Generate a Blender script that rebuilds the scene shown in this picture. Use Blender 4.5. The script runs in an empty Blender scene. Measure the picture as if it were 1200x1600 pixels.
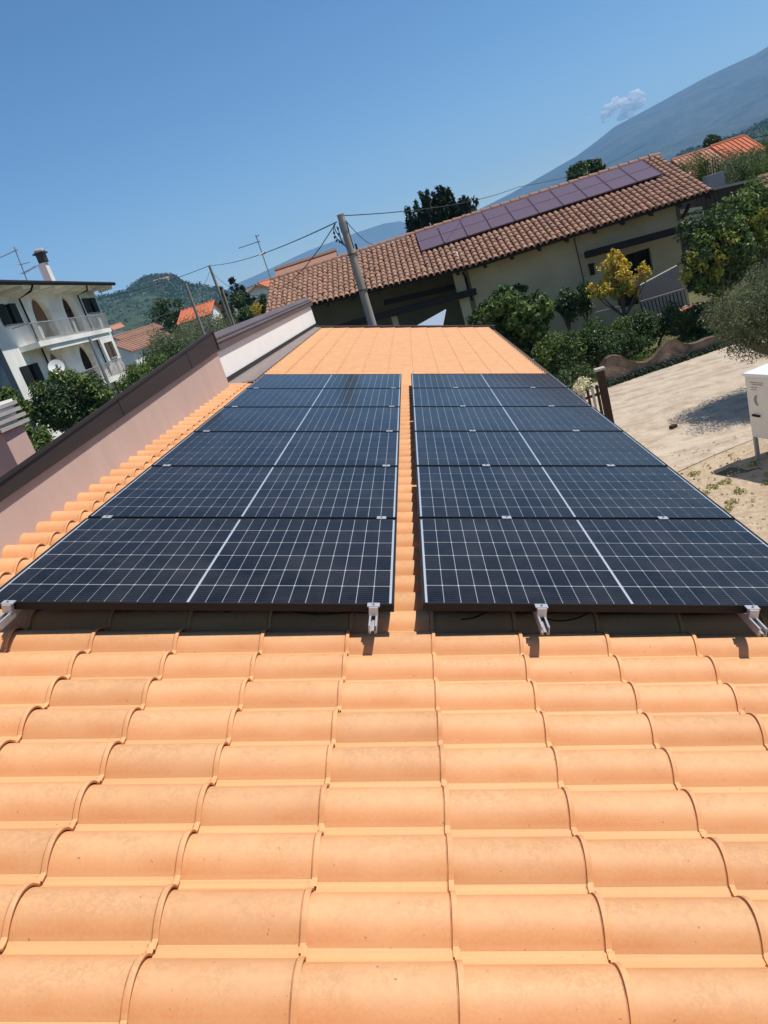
import bpy, math, random
from mathutils import Vector, Matrix, Euler, noise, geometry

S = bpy.context.scene
COL = S.collection
R = math.radians
random.seed(7)

# ------------------------------------------------------------------ camera
ALPHA = R(16.35)                      # pitch of our roof; it falls towards +X
RM = Matrix.Rotation(ALPHA, 3, 'Y')   # roof frame -> world
F, HC = 1100.0, 1.3659
PITCH, ROLL, YAW = .34432, -.0072981, .030758
def _basis():
    cp, sp, cr, sr = math.cos(PITCH), math.sin(PITCH), math.cos(ROLL), math.sin(ROLL)
    r0, f0, u0 = Vector((1, 0, 0)), Vector((0, cp, -sp)), Vector((0, sp, cp))
    Z = Matrix.Rotation(YAW, 3, 'Z')
    return RM @ (Z @ (cr*r0+sr*u0)), RM @ (Z @ f0), RM @ (Z @ (-sr*r0+cr*u0))
CR, CF, CU = _basis()
CAM = RM @ Vector((0, 0, HC))
cd = bpy.data.cameras.new('camera'); cam = bpy.data.objects.new('camera', cd); COL.objects.link(cam)
m = Matrix((CR, CU, -CF)).transposed().to_4x4(); m.translation = CAM
cam.matrix_world = m
cd.sensor_fit = 'VERTICAL'; cd.sensor_height = 36.0; cd.lens = F/1600*36.0
cd.clip_start = .05; cd.clip_end = 60000
S.camera = cam

# ------------------------------------------------------------------ light
SUN = (RM @ Vector((.175, .012, 1.0))).normalized()      # direction towards the sun
EL = math.asin(SUN.z); AZ = math.atan2(SUN.x, SUN.y)
w = bpy.data.worlds.new('World'); S.world = w; w.use_nodes = True
nt = w.node_tree; nt.nodes.clear()
sky = nt.nodes.new('ShaderNodeTexSky'); sky.sky_type = 'NISHITA'; sky.sun_disc = False
sky.sun_elevation = EL; sky.sun_rotation = AZ
sky.altitude = 300; sky.air_density = 1.0; sky.dust_density = .3; sky.ozone_density = 4.5
bg = nt.nodes.new('ShaderNodeBackground'); bg.inputs[1].default_value = .112
wo = nt.nodes.new('ShaderNodeOutputWorld')
hs = nt.nodes.new('ShaderNodeHueSaturation'); hs.inputs['Saturation'].default_value = 1.18
nt.links.new(sky.outputs[0], hs.inputs['Color']); nt.links.new(hs.outputs[0], bg.inputs[0]); nt.links.new(bg.outputs[0], wo.inputs[0])
sd = bpy.data.lights.new('sun', 'SUN'); sun = bpy.data.objects.new('sun', sd); COL.objects.link(sun)
sd.energy = 5.0; sd.angle = R(.53); sd.color = (1.0, .955, .88)
sun.rotation_euler = SUN.to_track_quat('Z', 'Y').to_euler()
S.view_settings.view_transform = 'Standard'; S.view_settings.look = 'None'
S.view_settings.exposure = 0.08; S.view_settings.gamma = 1.0; S.view_settings.use_curve_mapping = False
S.render.engine = 'CYCLES'
S.cycles.max_bounces = 8; S.cycles.diffuse_bounces = 6; S.cycles.volume_bounces = 1; S.cycles.transparent_max_bounces = 48

# ------------------------------------------------------------------ survey helpers
# these turn a bearing measured in the photograph into a point of the real place
def ray(px, py): return CF + (px-600)/F*CR - (py-800)/F*CU
def on_x(px, py, x): d = ray(px, py); return CAM + d*((x-CAM.x)/d.x)
def on_y(px, py, y): d = ray(px, py); return CAM + d*((y-CAM.y)/d.y)
def on_z(px, py, z): d = ray(px, py); return CAM + d*((z-CAM.z)/d.z)
def project(p):
    d = Vector(p)-CAM; k = d.dot(CF)
    return 600+F*d.dot(CR)/k, 800-F*d.dot(CU)/k, k
GZ = -3.6

# ------------------------------------------------------------------ mesh helpers
class MB:
    def __init__(s): s.v = []; s.f = []
    def add(s, vs, fs):
        o = len(s.v); s.v += [Vector(a) for a in vs]; s.f += [[i+o for i in f] for f in fs]; return s
    def box(s, c, d, rot=None, taper=1.0):
        x, y, z = d[0]/2, d[1]/2, d[2]/2
        vs = [Vector((sx*x*(taper if sz > 0 else 1), sy*y*(taper if sz > 0 else 1), sz*z)) for sz in (-1, 1) for sy in (-1, 1) for sx in (-1, 1)]
        if rot is not None: vs = [rot @ v for v in vs]
        c = Vector(c)
        return s.add([v+c for v in vs], [(0,2,3,1),(4,5,7,6),(0,1,5,4),(2,6,7,3),(0,4,6,2),(1,3,7,5)])
    def bar(s, a, b, wd, ht, up=(0, 0, 1)):
        a, b = Vector(a), Vector(b); d = b-a; L = d.length; d.normalize()
        up = Vector(up); sd = d.cross(up)
        if sd.length < 1e-4: sd = d.cross(Vector((0, 1, 0)))
        sd.normalize(); up = sd.cross(d)
        rot = Matrix((sd, d, up)).transposed()
        return s.box((a+b)/2, (wd, L, ht), rot)
    def prism(s, poly, off):
        n = len(poly); off = Vector(off); vs = [Vector(p) for p in poly]
        return s.add(vs+[v+off for v in vs], [list(range(n))[::-1], list(range(n, 2*n))]+[(i, (i+1) % n, n+(i+1) % n, n+i) for i in range(n)])
    def tube(s, pts, rad, n=8, cap=True):
        pts = [Vector(p) for p in pts]; m_ = len(pts)
        rads = rad if isinstance(rad, (list, tuple)) else [rad]*m_
        vs = []; fs = []; prev = None
        for i, p in enumerate(pts):
            t = (pts[min(i+1, m_-1)]-pts[max(i-1, 0)]).normalized()
            if prev is None:
                a = t.cross(Vector((0, 0, 1)))
                if a.length < .1: a = t.cross(Vector((1, 0, 0)))
            else: a = prev - t*prev.dot(t)
            a.normalize(); prev = a; b = t.cross(a)
            for k in range(n):
                an = 2*math.pi*k/n; vs.append(p+(a*math.cos(an)+b*math.sin(an))*rads[i])
        for i in range(m_-1):
            for k in range(n):
                fs.append((i*n+k, i*n+(k+1) % n, (i+1)*n+(k+1) % n, (i+1)*n+k))
        if cap: fs += [list(range(n))[::-1], [(m_-1)*n+k for k in range(n)]]
        return s.add(vs, fs)
    def mesh(s, name, mat=None, smooth=False, org=(0, 0, 0)):
        me = bpy.data.meshes.new(name); o = Vector(org)
        me.from_pydata([tuple(v-o) for v in s.v], [], s.f); me.update()
        if smooth:
            me.polygons.foreach_set('use_smooth', [True]*len(me.polygons))
            try: me.set_sharp_from_angle(angle=R(40))
            except Exception: pass
        if mat: me.materials.append(mat)
        return me
def link(name, data, parent=None, loc=(0, 0, 0), rot=None, label=None, kind=None, group=None):
    o = bpy.data.objects.new(name, data); COL.objects.link(o); o.location = loc
    if rot is not None: o.rotation_euler = rot
    if parent: o.parent = parent
    if label: o['label'] = label
    if kind: o['kind'] = kind
    if group: o['group'] = group
    return o
def thing(name, label, cat, loc=(0, 0, 0), rot=None, group=None):
    o = link(name, None, None, loc, rot, label, None, group); o['category'] = cat; o.empty_display_size = .2; return o
def wl(o):                       # world position of an unrotated chain of parents
    p = Vector(o.location); q = o.parent
    while q: p += q.location; q = q.parent
    return p
def part(name, mb, mat, parent, smooth=False, label=None, kind=None):
    """mb is in world coordinates; the parents are unrotated"""
    return link(name, mb.mesh(name, mat, smooth, wl(parent)), parent, label=label, kind=kind)
def lpart(name, mb, mat, parent, smooth=False, label=None, kind=None):
    """mb is in the parent's own coordinates"""
    return link(name, mb.mesh(name, mat, smooth), parent, label=label, kind=kind)
def solo(name, mb, mat, label, cat, org, smooth=False, group=None):
    o = link(name, mb.mesh(name, mat, smooth, org), None, org, None, label, None, group); o['category'] = cat; return o
def struct(name, mb, mat, smooth=False):
    return link(name, mb.mesh(name, mat, smooth), None, kind='structure')

# ------------------------------------------------------------------ materials
def mat(name, col, rough=.8, var=None, vscale=3.0, vamt=.5, bump=0.0, bscale=40.0, metal=0.0, coat=0.0, island=0.0, objrand=0.0,
        spec=.5, trans=0.0, stretch=None, detail=5.0):
    m = bpy.data.materials.new(name); m.use_nodes = True; n = m.node_tree.nodes; l = m.node_tree.links
    p = n['Principled BSDF']; p.inputs['Roughness'].default_value = rough; p.inputs['Metallic'].default_value = metal
    p.inputs['Specular IOR Level'].default_value = spec
    if coat: p.inputs['Coat Weight'].default_value = coat; p.inputs['Coat Roughness'].default_value = .04
    tc = n.new('ShaderNodeTexCoord'); src = tc.outputs['Object']
    if stretch:
        mp = n.new('ShaderNodeMapping'); mp.inputs['Scale'].default_value = stretch; l.new(src, mp.inputs[0]); src = mp.outputs[0]
    c = n.new('ShaderNodeRGB'); c.outputs[0].default_value = (*col, 1); out = c.outputs[0]
    if var:
        t = n.new('ShaderNodeTexNoise'); t.inputs['Scale'].default_value = vscale; t.inputs['Detail'].default_value = detail
        t.inputs['Roughness'].default_value = .62; l.new(src, t.inputs['Vector'])
        rp = n.new('ShaderNodeValToRGB'); rp.color_ramp.elements[0].position = .38; rp.color_ramp.elements[1].position = .66
        l.new(t.outputs[0], rp.inputs[0])
        mu = n.new('ShaderNodeMath'); mu.operation = 'MULTIPLY'; mu.inputs[1].default_value = vamt; l.new(rp.outputs[0], mu.inputs[0])
        mx = n.new('ShaderNodeMix'); mx.data_type = 'RGBA'; l.new(mu.outputs[0], mx.inputs[0]); l.new(out, mx.inputs[6]); mx.inputs[7].default_value = (*var, 1)
        out = mx.outputs[2]
    if island or objrand:
        if island: g = n.new('ShaderNodeNewGeometry'); ro = g.outputs['Random Per Island']; amt = island
        else: g = n.new('ShaderNodeObjectInfo'); ro = g.outputs['Random']; amt = objrand
        mr = n.new('ShaderNodeMapRange'); mr.inputs['To Min'].default_value = 1-amt; mr.inputs['To Max'].default_value = 1+amt; l.new(ro, mr.inputs[0])
        hv = n.new('ShaderNodeHueSaturation'); l.new(mr.outputs[0], hv.inputs['Value']); l.new(out, hv.inputs['Color'])
        mr2 = n.new('ShaderNodeMapRange'); mr2.inputs['To Min'].default_value = .5-amt*.045; mr2.inputs['To Max'].default_value = .5+amt*.045
        ws = n.new('ShaderNodeTexWhiteNoise'); ws.noise_dimensions = '1D'; l.new(ro, ws.inputs['W']); l.new(ws.outputs['Value'], mr2.inputs[0]); l.new(mr2.outputs[0], hv.inputs['Hue'])
        out = hv.outputs[0]
    l.new(out, p.inputs['Base Color'])
    if bump:
        b = n.new('ShaderNodeTexNoise'); b.inputs['Scale'].default_value = bscale; b.inputs['Detail'].default_value = 4; l.new(src, b.inputs['Vector'])
        bn = n.new('ShaderNodeBump'); bn.inputs['Strength'].default_value = bump; bn.inputs['Distance'].default_value = .02
        l.new(b.outputs[0], bn.inputs['Height']); l.new(bn.outputs[0], p.inputs['Normal'])
    if trans:
        td = n.new('ShaderNodeBsdfTranslucent'); l.new(out, td.inputs[0]); ms = n.new('ShaderNodeMixShader'); ms.inputs[0].default_value = trans
        l.new(p.outputs[0], ms.inputs[1]); l.new(td.outputs[0], ms.inputs[2]); l.new(ms.outputs[0], n['Material Output'].inputs[0])
    return m

def tile_material():
    """sandy orange clay with a grey-brown cloudy bloom on the crests"""
    m = bpy.data.materials.new('orange_clay'); m.use_nodes = True; n = m.node_tree.nodes; l = m.node_tree.links
    p = n['Principled BSDF']; p.inputs['Roughness'].default_value = .62; p.inputs['Specular IOR Level'].default_value = .35
    g = n.new('ShaderNodeNewGeometry'); tc = n.new('ShaderNodeTexCoord')
    def noise_(scale, det, rough, src):
        t = n.new('ShaderNodeTexNoise'); t.inputs['Scale'].default_value = scale; t.inputs['Detail'].default_value = det; t.inputs['Roughness'].default_value = rough
        l.new(src, t.inputs['Vector']); return t.outputs[0]
    def ramp(src, a, b):
        r = n.new('ShaderNodeValToRGB'); r.color_ramp.elements[0].position = a; r.color_ramp.elements[1].position = b; l.new(src, r.inputs[0]); return r.outputs[0]
    def mul(a, b):
        q = n.new('ShaderNodeMath'); q.operation = 'MULTIPLY'; l.new(a, q.inputs[0])
        if isinstance(b, float): q.inputs[1].default_value = b
        else: l.new(b, q.inputs[1])
        return q.outputs[0]
    def mix(f, a, b):
        q = n.new('ShaderNodeMix'); q.data_type = 'RGBA'; l.new(f, q.inputs[0])
        for s_, i in ((a, 6), (b, 7)):
            if isinstance(s_, tuple): q.inputs[i].default_value = (*s_, 1)
            else: l.new(s_, q.inputs[i])
        return q.outputs[2]
    pos = g.outputs['Position']
    big = ramp(noise_(5, 3, .55, pos), .35, .68)
    base0 = mix(big, (.68, .33, .14), (.63, .27, .10))
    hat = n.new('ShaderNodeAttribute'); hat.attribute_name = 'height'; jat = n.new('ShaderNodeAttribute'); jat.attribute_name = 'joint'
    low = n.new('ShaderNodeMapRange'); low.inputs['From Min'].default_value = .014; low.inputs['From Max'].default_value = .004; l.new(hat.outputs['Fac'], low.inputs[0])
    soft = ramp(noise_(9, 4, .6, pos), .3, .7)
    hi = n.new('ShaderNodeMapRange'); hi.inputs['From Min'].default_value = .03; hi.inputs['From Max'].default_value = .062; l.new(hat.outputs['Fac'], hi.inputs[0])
    base1 = mix(mul(low.outputs[0], .8), base0, (.685, .35, .15))  # valley painted paler, imitating light on its upward face
    base = mix(mul(hi.outputs[0], .75), base1, (.73, .425, .21))  # crest painted paler too, leaving the steep sides as if shaded
    cloud = ramp(noise_(30, 7, .78, pos), .47, .66)
    crest = n.new('ShaderNodeMapRange'); crest.inputs['From Min'].default_value = .022; crest.inputs['From Max'].default_value = .05; l.new(hat.outputs['Fac'], crest.inputs[0])
    f1 = mul(mul(cloud, crest.outputs[0]), .7)
    c2 = mix(f1, base, (.52, .275, .135))
    fine = mul(ramp(noise_(120, 3, .6, pos), .4, .7), .16)
    web = n.new('ShaderNodeTexNoise'); web.inputs['Scale'].default_value = 42; web.inputs['Detail'].default_value = 5; web.inputs['Roughness'].default_value = .7; web.inputs['Distortion'].default_value = .5
    l.new(pos, web.inputs['Vector'])
    w1 = n.new('ShaderNodeMath'); w1.operation = 'SUBTRACT'; l.new(web.outputs[0], w1.inputs[0]); w1.inputs[1].default_value = .52
    w2 = n.new('ShaderNodeMath'); w2.operation = 'ABSOLUTE'; l.new(w1.outputs[0], w2.inputs[0])
    w3 = n.new('ShaderNodeMapRange'); w3.inputs['From Min'].default_value = .075; w3.inputs['From Max'].default_value = .0; l.new(w2.outputs[0], w3.inputs[0])
    patch = ramp(noise_(7, 3, .6, pos), .4, .6)
    c2 = mix(mul(mul(mul(w3.outputs[0], crest.outputs[0]), patch), .6), c2, (.47, .235, .105))
    c3 = mix(fine, c2, (.76, .48, .25))
    speck = mul(ramp(noise_(75, 2, .5, pos), .735, .75), .55)
    c4 = mix(speck, c3, (.14, .09, .06))
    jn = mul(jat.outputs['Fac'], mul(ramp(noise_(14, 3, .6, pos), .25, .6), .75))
    c4 = mix(jn, c4, (.27, .09, .035))  # joint groove and lip underside painted dark red-brown as gap shadow
    oi = n.new('ShaderNodeObjectInfo'); mr = n.new('ShaderNodeMapRange'); mr.inputs['To Min'].default_value = .93; mr.inputs['To Max'].default_value = 1.06; l.new(oi.outputs['Random'], mr.inputs[0])
    hv = n.new('ShaderNodeHueSaturation'); l.new(mr.outputs[0], hv.inputs['Value']); l.new(c4, hv.inputs['Color'])
    l.new(hv.outputs[0], p.inputs['Base Color'])
    bn = n.new('ShaderNodeBump'); bn.inputs['Strength'].default_value = .18; bn.inputs['Distance'].default_value = .003
    l.new(noise_(90, 4, .6, pos), bn.inputs['Height']); l.new(bn.outputs[0], p.inputs['Normal'])
    return m

def cell_material():
    """dark silicon under glass with thin silver busbars along X"""
    m = bpy.data.materials.new('silicon_cell'); m.use_nodes = True; n = m.node_tree.nodes; l = m.node_tree.links
    p = n['Principled BSDF']; p.inputs['Roughness'].default_value = .3
    p.inputs['Coat Weight'].default_value = 1; p.inputs['Coat Roughness'].default_value = .05; p.inputs['Coat IOR'].default_value = 1.29
    p.inputs['Specular IOR Level'].default_value = 0.0
    tc = n.new('ShaderNodeTexCoord'); sx = n.new('ShaderNodeSeparateXYZ'); l.new(tc.outputs['Object'], sx.inputs[0])
    def M(op, a, b=None):
        q = n.new('ShaderNodeMath'); q.operation = op
        for i, s_ in enumerate((a, b)):
            if s_ is None: continue
            if isinstance(s_, (int, float)): q.inputs[i].default_value = s_
            else: l.new(s_, q.inputs[i])
        return q.outputs[0]
    fr = M('FRACT', M('MULTIPLY', sx.outputs['Y'], 1/.0185)); line = M('LESS_THAN', fr, .07)
    oi = n.new('ShaderNodeObjectInfo')
    mx = n.new('ShaderNodeMix'); mx.data_type = 'RGBA'; l.new(M('MULTIPLY', line, .35), mx.inputs[0]); mx.inputs[6].default_value = (.0085, .007, .0065, 1); mx.inputs[7].default_value = (.16, .16, .18, 1)
    mr = n.new('ShaderNodeMapRange'); mr.inputs['To Min'].default_value = .75; mr.inputs['To Max'].default_value = 1.3; l.new(oi.outputs['Random'], mr.inputs[0])
    hv = n.new('ShaderNodeHueSaturation'); l.new(mr.outputs[0], hv.inputs['Value']); l.new(mx.outputs[2], hv.inputs['Color'])
    ge = n.new('ShaderNodeNewGeometry'); du = n.new('ShaderNodeTexNoise'); du.inputs['Scale'].default_value = 3.2; du.inputs['Detail'].default_value = 8; du.inputs['Roughness'].default_value = .75; l.new(ge.outputs['Position'], du.inputs['Vector'])
    dr_ = n.new('ShaderNodeMapRange'); dr_.inputs['From Min'].default_value = .42; dr_.inputs['From Max'].default_value = .8; dr_.inputs['To Max'].default_value = .16; l.new(du.outputs[0], dr_.inputs[0])
    dm = n.new('ShaderNodeMix'); dm.data_type = 'RGBA'; l.new(dr_.outputs[0], dm.inputs[0]); l.new(hv.outputs[0], dm.inputs[6]); dm.inputs[7].default_value = (.16, .14, .12, 1)
    l.new(dm.outputs[2], p.inputs['Base Color'])
    t = n.new('ShaderNodeTexNoise'); t.inputs['Scale'].default_value = 160; l.new(tc.outputs['Object'], t.inputs['Vector'])
    l.new(M('MULTIPLY', t.outputs[0], .3), p.inputs['Coat Roughness'])
    return m

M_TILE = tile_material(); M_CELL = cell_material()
M_SHEET = mat('white_backsheet', (.44, .45, .46), .35, coat=1.0)
M_FRAME = mat('black_anodised_frame', (.012, .012, .013), .5, spec=.25)
M_FRAMETOP = M_FRAME
M_ALU = mat('bare_aluminium', (.56, .545, .53), .42, metal=.5, var=(.55, .54, .53), vscale=60, vamt=.5)
M_BLACK = mat('black_rubber', (.012, .011, .011), .7, spec=.2)
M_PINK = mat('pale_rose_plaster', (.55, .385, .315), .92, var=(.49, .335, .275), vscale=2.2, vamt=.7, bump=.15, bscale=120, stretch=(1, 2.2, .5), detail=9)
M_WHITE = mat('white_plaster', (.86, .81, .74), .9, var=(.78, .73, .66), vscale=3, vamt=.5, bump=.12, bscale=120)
M_COPING = mat('brown_painted_metal', (.115, .082, .075), .45, var=(.15, .12, .11), vscale=2.5, vamt=.7, stretch=(1, .2, 1))
M_FASCIA = mat('dark_brown_fascia', (.03, .019, .016), .5, var=(.045, .03, .026), vscale=4, vamt=.8, stretch=(1, .1, 1))
M_FLASH = mat('grey_brown_flashing', (.25, .20, .175), .5, var=(.19, .15, .13), vscale=5, vamt=.7)
M_DECK = mat('roof_underlay', (.10, .055, .035), .9)
M_GUTTER = mat('dark_copper_gutter', (.10, .075, .065), .45, metal=.3, var=(.06, .05, .045), vscale=9)
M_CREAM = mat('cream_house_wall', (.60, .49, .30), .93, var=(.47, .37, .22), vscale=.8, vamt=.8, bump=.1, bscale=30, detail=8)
M_WOOD = mat('dark_stained_timber', (.022, .014, .011), .85, var=(.04, .027, .02), vscale=8, stretch=(.3, 4, 4))
M_OLDTILE = mat('aged_terracotta', (.29, .14, .085), .85, var=(.34, .24, .165), vscale=9, vamt=.5, island=.17, bump=.3, bscale=60)
M_OLDTILE_O = mat('aged_terracotta_piece', (.29, .14, .085), .85, var=(.34, .24, .165), vscale=9, vamt=.5, objrand=.17, bump=.3, bscale=60)
M_PV = mat('purple_module', (.14, .085, .095), .35, var=(.135, .075, .09), vscale=1.2, coat=.3, spec=.4)
M_PVFRAME = mat('plum_frame', (.16, .10, .12), .4, metal=.3)
M_CONC = mat('concrete_pole', (.36, .315, .26), .9, var=(.23, .20, .17), vscale=3, vamt=.8, bump=.2, bscale=50, stretch=(3, 3, .4))
M_PALEW = mat('weathered_pole_wood', (.30, .25, .20), .9, var=(.2, .17, .14), vscale=6)
M_WIRE = mat('dark_cable', (.03, .03, .03), .6)
M_STEEL = mat('galvanised_steel', (.30, .30, .30), .45, metal=.5)
M_STUCCO = mat('white_villa_stucco', (.90, .87, .79), .92, var=(.58, .54, .46), vscale=.5, vamt=.7, bump=.1, bscale=30, detail=8)
M_SHADEWALL = mat('shade_painted_stucco', (.20, .235, .27), .93, var=(.15, .18, .21), vscale=.6, vamt=.9)  # villa side wall: its shade is put into this grey-blue colour
M_SHUT = mat('dark_green_shutter', (.014, .019, .018), .75, spec=.2)
M_BRSHUT = mat('brown_shutter', (.10, .062, .045), .7)
M_PANE = mat('window_pane', (.03, .035, .04), .08, spec=.8)
M_CURTAIN = mat('white_curtain', (.6, .6, .58), .9)
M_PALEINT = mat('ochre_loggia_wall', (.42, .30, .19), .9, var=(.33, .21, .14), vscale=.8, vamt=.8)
M_RAIL = mat('grey_painted_iron', (.33, .32, .30), .6)
M_DARKIRON = mat('dark_iron', (.022, .02, .019), .75, spec=.2)
M_DISH = mat('white_dish', (.72, .71, .69), .5)
M_LEAF_DK = mat('leaf_dark_green', (.058, .100, .024), .5, island=.65, trans=.25)
M_LEAF_MD = mat('leaf_mid_green', (.125, .180, .036), .55, island=.6, trans=.3)
M_LEAF_OL = mat('leaf_olive', (.175, .20, .095), .6, island=.55, trans=.2)
M_LEAF_YL = mat('leaf_yellow', (.62, .46, .06), .6, island=.5, trans=.3)
M_LEAF_LM = mat('leaf_lime', (.26, .27, .035), .55, island=.5, trans=.3)
M_LEAF_CY = mat('leaf_conifer', (.022, .042, .018), .7, island=.55)
M_FLOWER = mat('cream_petals', (.75, .70, .48), .7, island=.2, trans=.2)
M_BARK = mat('grey_bark', (.13, .10, .075), .9, var=(.07, .055, .04), vscale=20, bump=.5, bscale=30)
M_RED = mat('new_red_tile', (.50, .145, .055), .85, var=(.42, .13, .06), vscale=3, island=.15)
M_REDOLD = mat('faded_red_tile', (.44, .20, .115), .85, var=(.36, .17, .10), vscale=3, island=.15)
M_SHED = mat('brown_shed_boards', (.085, .058, .048), .85, var=(.05, .035, .03), vscale=4, stretch=(6, 6, .5))
M_STONE = mat('pale_stone', (.42, .38, .33), .9, var=(.3, .27, .23), vscale=4)
M_RUST = mat('rusty_sheet', (.055, .03, .021), .85, var=(.03, .02, .016), vscale=7, spec=.2)
M_SANDWALL = mat('ochre_rendered_wall', (.31, .215, .14), .95, var=(.11, .08, .06), vscale=3.0, vamt=.95, bump=1.0, bscale=14, detail=9)
M_CABINET = mat('cream_painted_metal', (.66, .63, .56), .45, var=(.58, .55, .48), vscale=4, vamt=.5)
M_GREYBOARD = mat('grey_render_panel', (.36, .33, .30), .9, var=(.30, .27, .25), vscale=3)
M_SAIL = mat('pale_blue_canvas', (.48, .55, .62), .8)
M_TERRA = mat('terracotta_paving', (.48, .19, .10), .85, var=(.4, .16, .09), vscale=6)

# ------------------------------------------------------------------ the ground, roads and hills
def blotch(name, a, b, c, s1, s2, rough=.95, bump=.6, bs=12.0, dist=.03):
    m = bpy.data.materials.new(name); m.use_nodes = True; n = m.node_tree.nodes; l = m.node_tree.links
    p = n['Principled BSDF']; p.inputs['Roughness'].default_value = rough; p.inputs['Specular IOR Level'].default_value = .2
    g = n.new('ShaderNodeNewGeometry')
    def nz(sc, lo, hi, det=8):
        t = n.new('ShaderNodeTexNoise'); t.inputs['Scale'].default_value = sc; t.inputs['Detail'].default_value = det; t.inputs['Roughness'].default_value = .68
        l.new(g.outputs['Position'], t.inputs['Vector']); r = n.new('ShaderNodeValToRGB'); r.color_ramp.elements[0].position = lo; r.color_ramp.elements[1].position = hi
        l.new(t.outputs[0], r.inputs[0]); return r.outputs[0], t.outputs[0]
    def nzs(sc, lo, hi):
        t = n.new('ShaderNodeTexNoise'); t.inputs['Scale'].default_value = sc; t.inputs['Detail'].default_value = 6; mp = n.new('ShaderNodeMapping'); mp.inputs['Scale'].default_value = (.22, 1.6, 1); mp.inputs['Rotation'].default_value = (0, 0, R(-14))
        l.new(g.outputs['Position'], mp.inputs[0]); l.new(mp.outputs[0], t.inputs['Vector']); r = n.new('ShaderNodeValToRGB'); r.color_ramp.elements[0].position = lo; r.color_ramp.elements[1].position = hi
        l.new(t.outputs[0], r.inputs[0]); return r.outputs[0], None
    f1, _ = nzs(2.2, .4, .6) if name == 'compacted_gravel' else nz(s1, .38, .62); f2, _ = nz(s2, .42, .66); _, h = nz(bs, 0, 1)
    m1 = n.new('ShaderNodeMix'); m1.data_type = 'RGBA'; l.new(f1, m1.inputs[0]); m1.inputs[6].default_value = (*a, 1); m1.inputs[7].default_value = (*b, 1)
    m2 = n.new('ShaderNodeMix'); m2.data_type = 'RGBA'; l.new(f2, m2.inputs[0]); l.new(m1.outputs[2], m2.inputs[6]); m2.inputs[7].default_value = (*c, 1)
    l.new(m2.outputs[2], p.inputs['Base Color'])
    bn = n.new('ShaderNodeBump'); bn.inputs['Strength'].default_value = bump; bn.inputs['Distance'].default_value = dist; l.new(h, bn.inputs['Height']); l.new(bn.outputs[0], p.inputs['Normal'])
    return m
M_GROUND = blotch('dry_grassland', (.10, .105, .045), (.17, .14, .075), (.06, .075, .03), .05, 1.3)
M_DRIVE = blotch('compacted_gravel', (.50, .40, .295), (.37, .285, .205), (.56, .465, .355), .5, 3.0, bump=.9, bs=22, dist=.025)
M_DIRT = blotch('dry_earth', (.47, .345, .225), (.37, .265, .17), (.54, .44, .31), 1.4, 9.0, bump=1.0, bs=9, dist=.05)
M_FOREST = blotch('forest_slope', (.05, .085, .035), (.085, .11, .05), (.015, .03, .015), .012, .05, bump=1.0, bs=.06, dist=8.0)
M_MOUNT = blotch('mountain_slope', (.045, .062, .05), (.10, .098, .08), (.022, .034, .03), .0012, .006, bump=1.0, bs=.006, dist=60.0)

def sheet(name, x0, x1, y0, y1, z, matl, nx=1, ny=1, amp=0, sc=1):
    b = MB(); vs = []; fs = []
    for j in range(ny+1):
        for i in range(nx+1):
            x = x0+(x1-x0)*i/nx; y = y0+(y1-y0)*j/ny
            vs.append((x, y, z+(amp*noise.noise(Vector((x*sc, y*sc, 1.7))) if amp else 0)))
    for j in range(ny):
        for i in range(nx): fs.append((j*(nx+1)+i, j*(nx+1)+i+1, (j+1)*(nx+1)+i+1, (j+1)*(nx+1)+i))
    b.add(vs, fs); return struct(name, b, matl, True)
sheet('ground', -16000, 16000, -3000, 17000, GZ, M_GROUND)
# gravel driveway, wavy lower edge towards the yard
b = MB()
edge = [(2.2, 11.4), (3.2, 11.8), (4.1, 12.35), (4.9, 12.7), (5.7, 12.95), (7, 13.5), (9, 14.2), (14, 15.5)]
far = [(2.2, 21.4), (3.2, 21.4), (4.1, 21.3), (5.0, 20.9), (6.5, 21.1), (8, 21.3), (9.5, 20.4), (14, 19.2)]
vs = [(x, y, GZ+.03) for x, y in edge]+[(x, y, GZ+.012) for x, y in far]
b.add(vs, [(i, i+1, 8+i+1, 8+i) for i in range(7)]); struct('driveway', b, M_DRIVE)
sheet('dirt_yard', 1.9, 16, -6, 14.6, GZ+.02, M_DIRT, 60, 90, .035, 1.6)

def hill(name, prof, D, foot, seed, matl, rough=.03, rows=26, ext=0):
    """terrain rising to a ridge seen at the given bearings (D = distance of the ridge along Y)"""
    top = [on_y(px, py, D) for px, py in prof]
    pts = []
    for a, c in zip(top, top[1:]):
        k = max(2, int((c-a).length/(D*.012)))
        for i in range(k): pts.append(a.lerp(c, i/k))
    pts.append(top[-1]); vs = []; fs = []; N = len(pts)
    for j in range(rows+1):
        t = j/rows
        for i, p in enumerate(pts):
            hgt = p.z-GZ
            y = foot+(D-foot)*t
            x = CAM.x+(p.x-CAM.x)*(y-CAM.y)/(D-CAM.y)*(1.0) if False else p.x*(.55+.45*t)
            s_ = t**1.35
            q = noise.fractal(Vector((x/D*9+seed, y/D*9, seed)), 1.0, 2.1, 6)
            z = GZ-2+hgt*s_+q*hgt*rough*(3*s_*(1-t)*2+.10)
            vs.append((x, y, z))
    for j in range(rows):
        for i in range(N-1): fs.append((j*N+i, j*N+i+1, (j+1)*N+i+1, (j+1)*N+i))
    # back slope
    o = len(vs)
    for i, p in enumerate(pts): vs.append((p.x, D*1.3, GZ-2))
    for i in range(N-1): fs.append((rows*N+i, rows*N+i+1, o+i+1, o+i))
    b = MB(); b.add(vs, fs); return struct(name, b, matl, True)
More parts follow.
